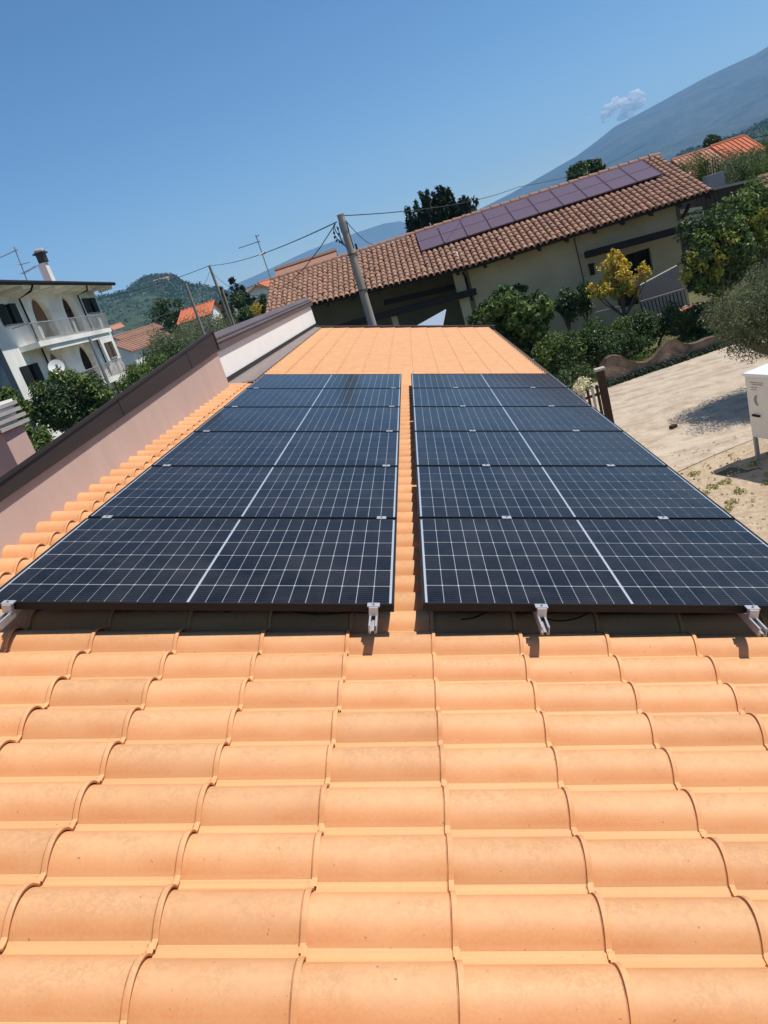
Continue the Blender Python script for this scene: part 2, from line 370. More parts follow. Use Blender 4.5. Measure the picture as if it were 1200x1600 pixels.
hill('mountain', [(640, 400), (700, 352), (750, 326), (800, 301), (858, 268), (900, 244), (930, 222), (960, 198), (1000, 176), (1048, 150), (1100, 122), (1150, 98), (1180, 84), (1210, 66), (1260, 58), (1330, 48), (1450, 30), (1600, 5)], 6500, 2600, 3.1, M_MOUNT, .11, 60)
hill('mountain', [(250, 520), (330, 480), (360, 447), (400, 430), (440, 411), (480, 392), (520, 377), (560, 362), (600, 349), (625, 345), (650, 352), (700, 350), (760, 345)], 12000, 7000, 9.4, M_MOUNT, .05)
hill('hill', [(-300, 640), (-150, 560), (0, 505), (80, 484), (150, 468), (178, 463), (200, 457), (215, 444), (232, 435), (250, 433), (264, 433), (278, 441), (292, 446), (330, 452), (370, 462), (420, 468), (500, 452)], 1500, 500, 5.7, M_FOREST, .05)
hill('hill', [(900, 300), (1000, 268), (1060, 243), (1100, 232), (1150, 214), (1200, 190), (1260, 165), (1400, 130), (1600, 100)], 1300, 420, 1.3, M_FOREST, .05)

def woods(prof, D, foot, n, seed):
    rn = random.Random(seed); top = [on_y(px, py, D) for px, py in prof]; cl = []
    for _ in range(n):
        i = rn.randrange(len(top)-1); p = top[i].lerp(top[i+1], rn.random()); t = rn.random()**.5
        if _ % 3 == 0: t = 1
        y = foot+(D-foot)*t; x = p.x*(.55+.45*t); z = GZ-2+(p.z-GZ)*t**1.35
        cl.append(((x, y, z), rn.uniform(.004, .010)*D))
    return cl
HILLP = [(150, 468), (178, 463), (200, 457), (215, 444), (232, 435), (250, 433), (264, 433), (278, 441), (292, 446), (330, 452), (370, 462), (420, 468)]
HILLR = [(1060, 243), (1100, 232), (1150, 214), (1200, 190), (1260, 165)]
# ------------------------------------------------------------------ our house
HOUSE = thing('tiled_roof_house', 'low house under the bright orange clay tile roof that carries the solar panels', 'house', (0, 8, GZ))
roof = link('roof', None, HOUSE, (0, -8, -GZ), (0, ALPHA, 0)); 
XT0, TL, RP = .135, .367, .1925          # tile joint, exposed length, roll pitch
Y0 = 2.6715                              # crest of the first sunlit roll
NC = -.14                                # crest level below the glass
ROW_LO, ROW_HI = -9, 75
def yrow(k): return Y0 + RP*k
YEND = yrow(75)+.06
b = MB(); b.box((-.03, (YEND+.0)/2, NC-.085), (4.3, YEND-.06, .03)); 
roof.data = None
deck = lpart('roof_deck', b, M_DECK, HOUSE); deck.location = (0, -8, -GZ); deck.rotation_euler = (0, ALPHA, 0)
bpy.data.objects.remove(roof); deck.name = 'roof'; roof = deck
def roll_h(u):       # u across one tile, 0..1 ; crest at .5
    a = (u-.5)/.40
    if abs(a) < 1: return .050*(1-abs(a)**2.0)**.80
    v = (abs(u-.5)-.40)/.10
    return -.0015*math.sin(v*math.pi/2)
def set_att(me, att):
    for k_, nm in ((0, 'height'), (1, 'joint')):
        a_ = me.attributes.new(nm, 'FLOAT', 'POINT'); a_.data.foreach_set('value', [q[k_] for q in att])
def tile_mesh():
    """local: x 0 (upper, hidden end) .. L (lower lip), y across, z up from valley level"""
    b = MB(); nu = 24; us = [i/nu for i in range(nu+1)]
    us = sorted(set(us+[.10, .11, .125, .875, .89, .90]))
    L = TL+.03; th = .0085; ov = .018
    stations = [(-.01, -.004), (L*.5, .0025), (L-.030, .0078), (L-.0195, .0085), (L-.0178, .0055), (L-.0160, .0055), (L-.0145, .0138), (L-.003, .0148), (L, .013)]
    vs = []; fs = []; n = len(us)
    att = []
    for si, (x, lift) in enumerate(stations):
        for u in us:
            y = (u-.5)*(RP+ov)
            uu = .5+(u-.5)*(RP+ov)/RP
            h = roll_h(min(1, max(0, uu))) if 0 <= uu <= 1 else -.0015
            if u > .97: h += .004
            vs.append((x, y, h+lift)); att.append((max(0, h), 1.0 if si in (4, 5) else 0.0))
    for j in range(len(stations)-1):
        for i in range(n-1): fs.append((j*n+i, (j+1)*n+i, (j+1)*n+i+1, j*n+i+1))
    # lip face and the underside behind it
    o = len(vs); last = (len(stations)-1)*n
    for i in range(n): v = vs[last+i]; vs.append((v[0]-.001, v[1], v[2]-th))
    for i in range(n): v = vs[last+i]; vs.append((v[0]-.07, v[1], v[2]-th-.002))
    for i in range(n-1):
        fs.append((last+i, o+i, o+i+1, last+i+1)); fs.append((o+i, o+n+i, o+n+i+1, o+i+1))
    # side edge facing down-hill of the profile (towards -y)
    b.add(vs, fs)
    me = b.mesh('tile', M_TILE, True)
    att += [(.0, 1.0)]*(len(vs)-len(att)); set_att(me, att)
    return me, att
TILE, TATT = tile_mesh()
ZT = NC-.0525-.011
cands = []
for k in range(ROW_LO, ROW_HI+1):
    for c in range(-7, 6):
        x0 = XT0+TL*(c-1)+.0; x1 = x0+TL
        if x1 < -2.5 or x1 > 2.1: continue
        y = yrow(k)
        if y < .35: continue
        if y > 9.35 and x1 < -2.0: continue
        cands.append((x0, y, k, c))
def seen_area(x0, y):
    xs = [x0, x0+TL]; inarr = False
    yc = y
    if 2.62 < yc < 9.05:
        for lo, hi in ((-1.82, -.04), (.06, 1.86)):
            if x0 > lo-.02 and x0+TL < hi+.05 and yc > 2.95: inarr = True
    if inarr: return 0
    P = []
    for xx, yy in ((x0, y-.1), (x0+TL, y-.1), (x0+TL, y+.1), (x0, y+.1)):
        q = RM @ Vector((xx, yy, NC))
        if (q-CAM).dot(CF) < .15: return 0
        P.append(project(q))
    if max(p[0] for p in P) < 0 or min(p[0] for p in P) > 1200 or min(p[1] for p in P) > 1600: return 0
    a = 0
    for i in range(4):
        a += P[i][0]*P[(i+1) % 4][1]-P[(i+1) % 4][0]*P[i][1]
    return abs(a)/2
cands.sort(key=lambda t: -seen_area(t[0], t[1]))
rest = MB(); rnd = random.Random(3)
tv = [v.co.copy() for v in TILE.vertices]; tf = [list(p.vertices) for p in TILE.polygons]
for i, (x0, y, k, c) in enumerate(cands):
    jx = rnd.uniform(-.003, .003); jr = rnd.uniform(-.004, .004); jz = rnd.uniform(-.0008, .0008)
    if i < 300:
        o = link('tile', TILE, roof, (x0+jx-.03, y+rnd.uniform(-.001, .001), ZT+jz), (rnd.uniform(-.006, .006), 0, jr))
    else:
        off = Vector((x0+jx-.03, y, jz)); rest.add([v+off for v in tv], tf)
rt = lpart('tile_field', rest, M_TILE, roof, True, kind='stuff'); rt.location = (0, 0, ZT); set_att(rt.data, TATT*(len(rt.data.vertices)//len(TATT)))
# ridge side strip, gutter, fascia boards, walls
b = MB()
for i in range(1):
    prof = [(2.06+.06*math.cos(a), -.235+.06*math.sin(a)) for a in [math.pi+math.pi*t/10 for t in range(11)]]
    vs = []; fs = []
    for yy in (.2, YEND):
        for (x, z) in prof: vs.append((x, yy, z))
        for (x, z) in prof[::-1]: vs.append((x*1.0+(.003 if x > 2.06 else -.003), yy, z-.004))
    n = len(prof)*2
    for i in range(n): fs.append((i, (i+1) % n, n+(i+1) % n, n+i))
    b.add(vs, fs)
    b.tube([(2.125, .2, -.232), (2.125, YEND, -.232)], .011, 8)
g = lpart('gutter', b, M_GUTTER, HOUSE, True); g.location = (0, -8, -GZ); g.rotation_euler = (0, ALPHA, 0)
b = MB(); b.box((0.0, YEND+.02, -.20), (4.24, .03, .16)); b.box((-.0, YEND+.05, -.118), (4.26, .10, .012))
g = lpart('verge_board', b, M_GUTTER, HOUSE); g.location = (0, -8, -GZ); g.rotation_euler = (0, ALPHA, 0)
b = MB(); b.box((1.75, 8.3, (GZ-.85)/2-.02), (.25, 17.2, -GZ-.9)); b.box((-.3, 17.0, (GZ-.6)/2-.02), (3.9, .25, -GZ-.65)); b.box((-.3, -.4, (GZ-.6)/2), (3.9, .25, -GZ-.65))
part('wall', b, M_WHITE, HOUSE)

# ------------------------------------------------------------------ parapet wall on the uphill side
PW = thing('parapet_wall', 'long plastered parapet wall with brown metal capping along the left edge of the orange roof', 'wall', (-2.3, 8, .3))
def zs(y): return .573+.0421*y       # soffit of the raking part
YC = 9.05
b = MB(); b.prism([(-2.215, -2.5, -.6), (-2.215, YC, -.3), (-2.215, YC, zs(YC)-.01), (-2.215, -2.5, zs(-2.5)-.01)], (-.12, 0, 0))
part('wall_panel', b, M_PINK, PW, label='rose wall stretch nearest the camera')
wa, wb = Vector((-2.36, YC+.02, 0)), Vector((-2.10, 17.62, 0))
b = MB()
nrm = Vector((-(wb-wa).y, (wb-wa).x, 0)).normalized()*.25
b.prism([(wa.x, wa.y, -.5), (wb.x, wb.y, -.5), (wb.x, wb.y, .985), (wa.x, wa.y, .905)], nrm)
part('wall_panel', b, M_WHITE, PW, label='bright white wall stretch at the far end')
# raking fascia and capping of the near part
b = MB(); x = -2.185
def zf(y): return max(.557+.069*y, zs(y)+.07)
b.prism([(x, -2.5, zs(-2.5)-.005), (x, YC-.0, zs(YC)-.005), (x, YC, zf(YC)), (x, 3.2, zf(3.2)), (x, -2.5, zf(-2.5))], (-.03, 0, 0))
part('fascia', b, M_FASCIA, PW)
b = MB(); b.prism([(x-.031, -2.5, zs(-2.5)), (x-.031, YC-.35, zs(YC-.35)), (-2.24, YC-.35, zs(YC-.35)+.0), (-2.24, -2.5, zs(-2.5)+.0)], (0, 0, .02))
part('soffit', b, M_FASCIA, PW)
b = MB(); P_ = [(x+.012, -2.5, zf(-2.5)+.002), (x+.012, 3.2, zf(3.2)+.002), (x+.012, YC+.02, zf(YC)+.002), (-2.42, YC+.02, zf(YC)-.06), (-2.42, 3.2, zf(3.2)-.09), (-2.42, -2.5, zf(-2.5)-.11)]
b.add(P_+[(p[0], p[1], p[2]+.026) for p in P_], [(6, 7, 10, 11), (7, 8, 9, 10), (0, 5, 4, 1), (1, 4, 3, 2), (0, 1, 7, 6), (1, 2, 8, 7), (2, 3, 9, 8), (3, 4, 10, 9), (4, 5, 11, 10), (5, 0, 6, 11)])
part('capping', b, M_FASCIA, PW)
b = MB(); b.prism([(x+.012, YC, zs(YC)), (x+.012, YC, zf(YC)), (-2.42, YC, zf(YC)-.06), (-2.42, YC, zs(YC)-.05)], (0, .03, 0))
part('end_cap', b, M_FASCIA, PW)
for k_ in range(4):
    y_ = 1.5+k_*2.1; b = MB(); b.prism([(x+.0045, y_, zs(y_)+.004), (x+.0045, y_+.05, zs(y_)+.004), (x+.0045, y_+.05, zf(y_)-.004), (x+.0045, y_, zf(y_)-.004)], (-.004, 0, 0)); part('cap_joint', b, M_FASCIA, PW)
# straight capping of the far part: sloping top sheet, folded front edge, drip
f0, f1 = wa+Vector((.04, -.30, 1.01)), wb+Vector((.05, .1, 1.04))
k0, k1 = wa+Vector((-.08, .55, 1.155)), wb+Vector((-.10, .4, 1.165))
b = MB(); b.prism([f0, f1, k1, k0], (0, 0, -.02)); part('capping', b, M_COPING, PW, label='sunlit brown capping over the white stretch')
b = MB()
for t in (.0, .33, .66): 
    pass
b.bar(f0+Vector((-.012, 0, -.045)), f1+Vector((-.012, 0, -.045)), .022, .085); part('fascia', b, M_COPING, PW)
b = MB(); b.bar(f0.lerp(k0, .36)+Vector((0, 0, .012)), f1.lerp(k1, .36)+Vector((0, 0, .012)), .03, .022); b.bar(f0.lerp(k0, .04)+Vector((0, 0, .010)), f1.lerp(k1, .04)+Vector((0, 0, .010)), .03, .018); part('seam', b, M_COPING, PW)
# flashing between white wall and tiles
q0, q1 = RM @ Vector((-2.02, YC+.3, NC+.004)), RM @ Vector((-1.99, YEND, NC+.004))
u0, u1 = Vector((wa.x+.012, wa.y+.1, .50)), Vector((wb.x+.012, wb.y-.1, .475))
b = MB(); b.add([u0, q0, q1, u1, u0-Vector((0, 0, .015)), q0-Vector((0, 0, .015)), q1-Vector((0, 0, .015)), u1-Vector((0, 0, .015))], [(0, 1, 2, 3), (4, 7, 6, 5), (1, 5, 6, 2), (0, 4, 5, 1)])
part('flashing', b, M_FLASH, PW)
b = MB(); b.add([u0, u1, u1+Vector((0, 0, .06)), u0+Vector((0, 0, .06))], [(0, 1, 2, 3)]); 
b.prism([u0+Vector((.001, 0, 0)), u1+Vector((.001, 0, 0)), u1+Vector((.001, 0, .065)), u0+Vector((.001, 0, .065))], (.006, 0, 0)); part('upstand', b, M_FASCIA, PW)

# ------------------------------------------------------------------ solar panels
PWd, PD, PP = 1.76, 1.038, 1.06
def frame_mesh():
    b = MB(); t = .0105
    for sx in (-1, 1): b.box((sx*(PWd/2-t/2), 0, -.0175), (t, PD, .035))
    for sy in (-1, 1): b.box((0, sy*(PD/2-t/2), -.0175), (PWd-2*t, t, .035))
    return b.mesh('frame', M_FRAME)
def sheet_mesh():
    b = MB(); b.box((0, 0, -.0045), (PWd-.021, PD-.021, .003)); return b.mesh('backsheet', M_SHEET)
def rear_mesh():
    b = MB(); b.box((0, 0, -.0085), (PWd-.022, PD-.022, .004)); b.box((0, .42, -.018), (.09, .07, .014)); return b.mesh('bounce_blocker', M_BLACK)  # black sheet added to stop bounce light under the panel, plus junction box
mgx, mgy, cg, gx, gy = .021, .0145, .012, .0026, .0066
cw = (PWd-2*mgx-cg-22*gx)/24; ch = (PD-2*mgy-5*gy)/6
def cell_mesh():
    b = MB(); c = .004
    x, y = cw/2, ch/2
    P = [(-x+c, -y), (x-c, -y), (x, -y+c), (x, y-c), (x-c, y), (-x+c, y), (-x, y-c), (-x, -y+c)]
    b.prism([(p[0], p[1], -.0004) for p in P], (0, 0, .0008)); return b.mesh('cell', M_CELL)
FM, BM, CM, KM = frame_mesh(), sheet_mesh(), cell_mesh(), rear_mesh()
ORD = ['nearest the camera', 'second from the camera', 'third from the camera', 'fourth from the camera', 'fifth from the camera', 'farthest from the camera']
cells = []
for i in range(24):
    cx = -PWd/2+mgx+cw/2+i*(cw+gx)+(cg-gx if i >= 12 else 0)
    for j in range(6): cells.append((cx, -PD/2+mgy+ch/2+j*(ch+gy)))
proto = []
YF = 2.655
for col_, (xc, side) in enumerate(((-.0423-PWd/2, 'left'), (.0791+PWd/2, 'right'))):
    for r_ in range(6):
        yc = YF+PD/2+r_*PP+(0 if col_ == 0 else .012)
        loc = RM @ Vector((xc, yc, 0))
        lab = 'dark solar panel %s in the %s-hand column on the orange roof' % (ORD[r_], side)
        p = thing('solar_panel', lab, 'solar panel', loc, (0, ALPHA, 0), 'solar panels on the orange roof')
        link('frame', FM, p); link('bounce_blocker', KM, p); bs = link('backsheet', BM, p, (0, 0, 0))
        for (cx, cy) in cells:
            link('cell', CM, bs, (cx, cy, -.0022))

# rails with clamps
def rail(xc, label, mids, yoff=0):
    loc = RM @ Vector((xc, YF-.12, -.035)); o = thing('mounting_rail', label, 'rail', loc, (0, ALPHA, 0), 'aluminium rails under the solar panels')
    L = 6.6; b = MB()
    w_, h_, t = .034, .036, .003
    for s_ in (-1, 1):
        b.box((s_*(w_/2-t/2), L/2, -h_/2), (t, L, h_)); b.box((s_*(w_/2-.0055), L/2, -.0016), (.005, L, .003))
        b.box((s_*.0125, L/2, -h_+.010), (.006, L, .003)); b.box((s_*(.0125+.0), L/2, -h_+.0015), (.009, L, .003)); b.box((s_*.008, L/2, -h_+.0055), (.0025, L, .006))
    b.box((0, L/2, -h_+.013), (.012, L, .003))
    lpart('channel', b, M_ALU, o)
    b = MB(); b.box((0, .112, .037), (.052, .032, .004)); b.box((0, .100, .0165), (.038, .026, .037))
    e = lpart('end_clamp', b, M_ALU, o)
    b = MB(); b.tube([(0, .108, .039), (0, .108, .046)], .0045, 6); lpart('bolt', b, M_STEEL, e)
    for r_ in range(1, 6):
        y = .12+r_*PP-.011+yoff
        b = MB(); b.box((0, y, .0375), (.052, .040, .004)); b.box((0, y, .018), (.03, .014, .036))
        mc = lpart('mid_clamp', b, M_ALU, o); b = MB(); b.tube([(0, y, .039), (0, y, .0455)], .005, 6); lpart('bolt', b, M_STEEL, mc)
    b = MB()
    for y in (.32, 1.7, 3.1, 4.5, 5.9): b.box((.03, y, -.045), (.03, .04, .012)); b.box((.045, y, -.06), (.005, .04, .06))
    lpart('roof_hook', b, M_STEEL, o)
    return o
rail(-1.685, 'bright aluminium rail sticking out under the outer end of the left-hand panel column', 5)
rail(-.128, 'bright aluminium rail sticking out beside the middle gap under the left-hand panel column', 5)
rail(.572, 'bright aluminium rail sticking out under the inner part of the right-hand panel column', 5, .012)
rail(1.438, 'bright aluminium rail sticking out near the eave under the right-hand panel column', 5, .012)
def cable(pts, label):
    P = []
    for i in range(len(pts)-1):
        a, c = Vector(pts[i]), Vector(pts[i+1])
        for k in range(6):
            t = k/6; q = a.lerp(c, t); q.z -= .02*math.sin(math.pi*t)*(1 if i % 2 == 0 else -.3); P.append(RM @ q)
    P.append(RM @ Vector(pts[-1])); b = MB(); b.tube(P, .0033, 6); return solo('cable', b, M_BLACK, label, 'cable', P[0], True)
cable([(-.95, 3.0, -.10), (-.80, 2.80, -.118), (-.60, 2.86, -.115), (-.30, 2.80, -.12), (-.13, 2.78, -.11)], 'thin black cable sagging over the tiles beneath the nearest left-hand panel')
cable([(.25, 2.76, -.125), (.42, 2.86, -.10), (.56, 2.9, -.06)], 'thin black cable running up to the rail beneath the nearest right-hand panel')
cable([(.6, 2.78, -.12), (.78, 2.80, -.13), (.95, 2.88, -.10), (1.2, 2.95, -.07)], 'thin black cable looping between the two rails of the right-hand panel column')
# a cable gland tucked beside each inner rail
b = MB()

# ------------------------------------------------------------------ vegetation
def crown(n, clumps, size, seed, flat=1.0, jit=.5, shape='leaf'):
    """n leaf faces gathered in clumps [(center, radius)]"""
    rn = random.Random(seed); b = MB(); vs = []; fs = []
    tot = sum(r**2 for _, r in clumps)
    for c, r in clumps:
        c = Vector(c); k = max(8, int(n*r*r/tot))
        for _ in range(k):
            d = Vector((rn.gauss(0, 1), rn.gauss(0, 1), rn.gauss(0, 1))).normalized()
            q = c+Vector((d.x, d.y, d.z*flat))*r*(rn.random()**.33*.75+.35*rn.random())
            nrm = (d+Vector((rn.gauss(0, jit), rn.gauss(0, jit), rn.gauss(0, jit)+.35))).normalized()
            t = nrm.cross(Vector((rn.gauss(0, 1), rn.gauss(0, 1), rn.gauss(0, 1)))).normalized(); u = nrm.cross(t)
            L = size*rn.uniform(.6, 1.35); W = L*(.5 if shape == 'leaf' else .22)
            o = len(vs); droop = nrm*(-.18*L)
            vs += [q-t*L*.5+droop, q+u*W*.5, q+t*L*.5+droop, q-u*W*.5]; fs.append((o, o+1, o+2)); fs.append((o, o+2, o+3))
    b.add(vs, fs); return b
def tree(name, label, cat, base, height, clumps, n, size, matl, seed, trunk_r=.12, group=None, flat=1.0, shape='leaf', extra=None, jit=.5):
    base = Vector(base); o = thing(name, label, cat, base, None, group); rn = random.Random(seed)
    tops = [Vector(c) for c, r in clumps]; mid = sum(tops, Vector())/len(tops)
    b = MB(); fork = base.lerp(Vector((mid.x, mid.y, base.z+(mid.z-base.z)*.55)), .8)
    b.tube([base-Vector((0, 0, .1)), base.lerp(fork, .5)+Vector((rn.uniform(-.06, .06), rn.uniform(-.06, .06), 0)), fork], [trunk_r*1.25, trunk_r, trunk_r*.8], 8)
    part('trunk', b, M_BARK, o, True)
    b = MB()
    for q in tops[:14]: b.tube([fork, fork.lerp(q, .5)+Vector((0, 0, -.08*height*.3)), q], [trunk_r*.55, trunk_r*.35, trunk_r*.12], 5)
    part('branches', b, M_BARK, o, True, kind='stuff')
    part('crown', crown(n, clumps, size, seed, flat, jit, shape), matl, o)
    if extra:
        for (nm, cl, nn, sz, mt, sd_) in extra: part(nm, crown(nn, cl, sz, sd_, 1.0, jit, shape), mt, o)
    return o
def ball(c, rx, ry, rz, k, r, seed):
    rn = random.Random(seed); out = []
    for _ in range(k):
        d = Vector((rn.gauss(0, 1), rn.gauss(0, 1), rn.gauss(0, 1))).normalized()*(rn.random()**.4)
        out.append((Vector(c)+Vector((d.x*rx, d.y*ry, d.z*rz)), r*rn.uniform(.6, 1.3)))
    return out
def shrub(name, label, cat, c, rx, ry, rz, k, r, n, size, matl, seed, group=None, extra=None, shape='leaf', base=None, tr=.05):
    c = Vector(c); return tree(name, label, cat, base or (c.x, c.y, GZ), rz*2, ball(c, rx, ry, rz, k, r, seed), n, size, matl, seed, tr, group, 1.0, shape, extra)

# olive by the driveway
oc = ball((7.05, 14.9, -1.65), .85, 1.0, .85, 42, .4, 5)+ball((7.85, 15.3, -1.75), .9, .95, .95, 28, .42, 6)
tree('olive_tree', 'silvery green olive tree shading the gravel driveway behind the white cabinet', 'tree', (7.2, 15.2, GZ), 3.6, oc, 36000, .075, M_LEAF_OL, 11, .16, None, 1, 'needle')
# citrus with yellowing leaves
cc = on_y(1120, 400, 22.8)
tree('citrus_tree', 'bushy citrus tree with yellow and green leaves at the right corner of the cream house', 'tree', (cc.x, 22.8, GZ), 4, ball(cc, 1.0, 1.0, 1.15, 26, .48, 21), 6500, .16, M_LEAF_DK, 12, .1,
     extra=[('yellow_leaves', [(on_y(px, py, 22.0), .26) for px, py in ((1082, 400), (1112, 392), (1128, 402), (1072, 428), (1118, 425), (1095, 415), (1140, 372))], 520, .15, M_LEAF_LM, 3),
            ('green_leaves', [(on_y(px, py, 22.2), .34) for px, py in ((1100, 375), (1125, 360), (1150, 350), (1100, 440), (1140, 395), (1160, 380), (1118, 450))], 1100, .15, M_LEAF_MD, 4)])
cc = on_y(1175, 350, 24.0)
tree('citrus_tree', 'taller glossy green citrus tree behind the olive at the right edge', 'tree', (cc.x, 24.0, GZ), 4, ball(cc, .95, 1.0, .9, 20, .5, 31), 7000, .15, M_LEAF_MD, 13, .1,
     extra=[('yellow_leaves', [(on_y(px, py, 23.2), .25) for px, py in ((1185, 362), (1192, 335), (1178, 345))], 260, .15, M_LEAF_LM, 8)])
# yellow tree in front of the cream wall
yc = on_y(966, 436, 24.5)
ys = [(on_y(px, py, 24.5+dy), r_) for px, py, r_, dy in ((965, 402, .2, 0), (952, 412, .2, .2), (925, 452, .18, 0), (1010, 425, .16, 0), (958, 398, .14, 0), (965, 408, .28, 0), (960, 425, .34, .2), (975, 430, .3, -.3), (950, 440, .3, .1), (935, 455, .26, 0), (930, 462, .2, .2), (948, 455, .3, -.2), (968, 450, .34, .1), (985, 450, .28, -.1), (1000, 435, .24, 0), (1005, 420, .2, .1), (975, 415, .24, 0), (990, 460, .18, 0), (942, 420, .16, 0))]; ys = [(a_+Vector((dx_, dx_*.5, dz_)), r__*.62) for a_, r__ in ys for dx_, dz_ in ((-.14, .05), (.13, -.06), (.02, .14))]
tree('yellow_tree', 'small tree with golden yellow autumn leaves in front of the cream house door', 'tree', (6.9, 24.5, GZ), 3.4, ys, 1700, .13, M_LEAF_YL, 14, .06,
     extra=[('green_leaves', [(on_y(px, py, 24.3), .22) for px, py in ((970, 452), (962, 458), (978, 445), (940, 458))], 260, .14, M_LEAF_LM, 9)])
# fig beside our roof end
fc = [(on_y(px, py, 22.4+dy), r_) for px, py, r_, dy in ((760, 492, .42, 0), (748, 503, .4, .2), (775, 478, .4, .1), (795, 470, .42, -.2), (815, 482, .45, 0), (838, 475, .42, .3), (852, 488, .35, 0), (800, 498, .5, .2), (825, 505, .5, -.2), (780, 510, .45, 0), (810, 525, .5, .1), (838, 515, .45, .2), (845, 535, .4, 0), (785, 458, .28, 0), (820, 540, .45, 0), (770, 530, .5, .2))]
tree('fig_tree', 'leafy dark green fig tree growing just beyond the far right corner of the orange roof', 'tree', (3.4, 22.4, GZ), 3, fc, 5200, .18, M_LEAF_DK, 15, .09,
     extra=[('green_leaves', [(on_y(px, py, 21.8), .3) for px, py in ((760, 495), (792, 472), (815, 485), (850, 478), (820, 512), (842, 520), (775, 480), (835, 488), (800, 500))], 1900, .16, M_LEAF_MD, 5)])
# dark shrubs against the wall
for (px, py, rr, lb) in ((885, 478, .42, 'spindly dark shrub against the middle of the cream wall'), (908, 462, .45, 'taller dark shrub against the cream wall left of the yellow tree')):
    c = on_y(px, py, 26.3); shrub('wall_shrub', lb, 'shrub', c, rr*.8, .3, rr*1.1, 9, .26, 1500, .12, M_LEAF_DK, int(px), 'dark shrubs against the cream wall')
c = on_y(820, 460, 26.6)
# climbing plant on beam ends
shrub('climbing_plant', 'dark climbing plant hanging on a bracket of the cream wall above the fig tree', 'plant', on_y(812, 452, 26.8), .5, .15, .15, 6, .14, 500, .1, M_LEAF_DK, 77, base=on_y(822, 475, 26.8), tr=.03)
# hedge and garden
rn = random.Random(40)
HED = [(868, 545), (895, 538), (925, 528), (955, 520), (990, 512), (1025, 506), (1060, 500), (1092, 496), (880, 568), (1000, 522), (940, 548), (975, 540)]
for i, (px, py) in enumerate(HED):
    y = 23.0 if py < 530 else 21.8
    c = on_y(px, py, y)
    where = ['left-most against the eave corner', 'second from the eave corner', 'third from the eave corner', 'below the dark wall shrubs', 'below the yellow tree', 'right of the yellow tree trunk', 'below the railing', 'under the citrus tree', 'low at the corner of our roof', 'in the middle behind the wavy wall', 'left behind the wavy wall', 'at the hollow of the wavy wall'][i]
    shrub('garden_shrub', 'dark leafy garden shrub %s' % where, 'shrub', c, .75, .6, .42, 12, .3, 2300, .095, M_LEAF_DK if i % 3 else M_LEAF_MD, 50+i, 'shrubs in the garden before the cream house', tr=.04)
b = crown(9000, [((rn.uniform(1.9, 9.4), rn.uniform(20.9+.0, 25.5), GZ+.1), .35) for _ in range(120)], .085, 9, .7)
link('ground_cover', b.mesh('ground_cover', M_LEAF_MD), None, kind='stuff')
shrub('flower_bush', 'cluster of cream white flowers beside the edge of the solar panels', 'flowers', on_y(905, 604, 17.0), .26, .2, .12, 8, .12, 420, .07, M_FLOWER, 81, base=(on_y(905, 604, 17.0).x, 17.0, GZ), tr=.02)
shrub('garden_shrub', 'low tangled shrub right behind the cream flowers', 'shrub', on_y(895, 600, 18.6), .55, .5, .3, 9, .25, 1300, .09, M_LEAF_DK, 83, 'shrubs in the garden before the cream house')
# thin cypress stem in the garden
# big bush left of the parapet
bc = ball((-13.9, 28, -.15), 1.7, 1.5, 1.0, 34, .62, 61)
tree('laurel_tree', 'large dark rounded bush in front of the white villa on the left', 'tree', (-13.9, 28, GZ), 4, bc, 13000, .17, M_LEAF_DK, 62, .15,
     extra=[('green_leaves', [(on_y(px, py, 27), .38) for px, py in ((110, 590), (140, 610), (160, 618), (150, 640), (60, 610), (55, 640), (130, 598), (90, 588))], 1500, .17, M_LEAF_MD, 6)])
for (px, py, y, rr, mt, lb, nm) in ((40, 690, 20, .8, M_LEAF_MD, 'light green shrub behind the stepped chimney', 'shrub'), (0, 640, 22, .8, M_LEAF_MD, 'pale shrub at the far left edge below the grey wall', 'shrub'),
        (228, 580, 40, 1.1, M_LEAF_MD, 'bright leafy shrub below the small tiled house with the dish', 'shrub'), (212, 600, 36, .8, M_LEAF_MD, 'low leafy shrub between the villa and the brown capping', 'shrub'), (262, 560, 44, 1.5, M_LEAF_DK, 'dark shrub in front of the white gable of the small tiled house', 'shrub')):
    c = on_y(px, py, y); shrub('garden_shrub', lb, nm, c, rr, rr, rr*.7, 14, rr*.45, 3500, .16, mt, int(px+py))
OL = [(275, 538, 55, 2.1), (300, 520, 66, 2.2), (322, 535, 50, 1.8), (345, 520, 58, 2.0), (378, 512, 60, 1.9), (250, 545, 60, 1.6), (290, 550, 47, 1.5), (400, 500, 62, 1.6)]
OLN = ['in front of the small tiled house', 'left of the thin wooden pole', 'just behind the brown capping', 'at the foot of the wooden pole pair', 'below the dark conifers', 'nearest the white gable', 'lowest by the capping', 'beneath the white gable cottage']
for i, (px, py, y, rr) in enumerate(OL):
    c = on_y(px, py, y); shrub('olive_tree', 'grey green olive tree %s on the left' % OLN[i], 'tree', c, rr, rr, rr*.75, 14, rr*.45, 3200, .2, M_LEAF_OL, 200+i, 'olive trees of the grove on the left', shape='needle', tr=.14)
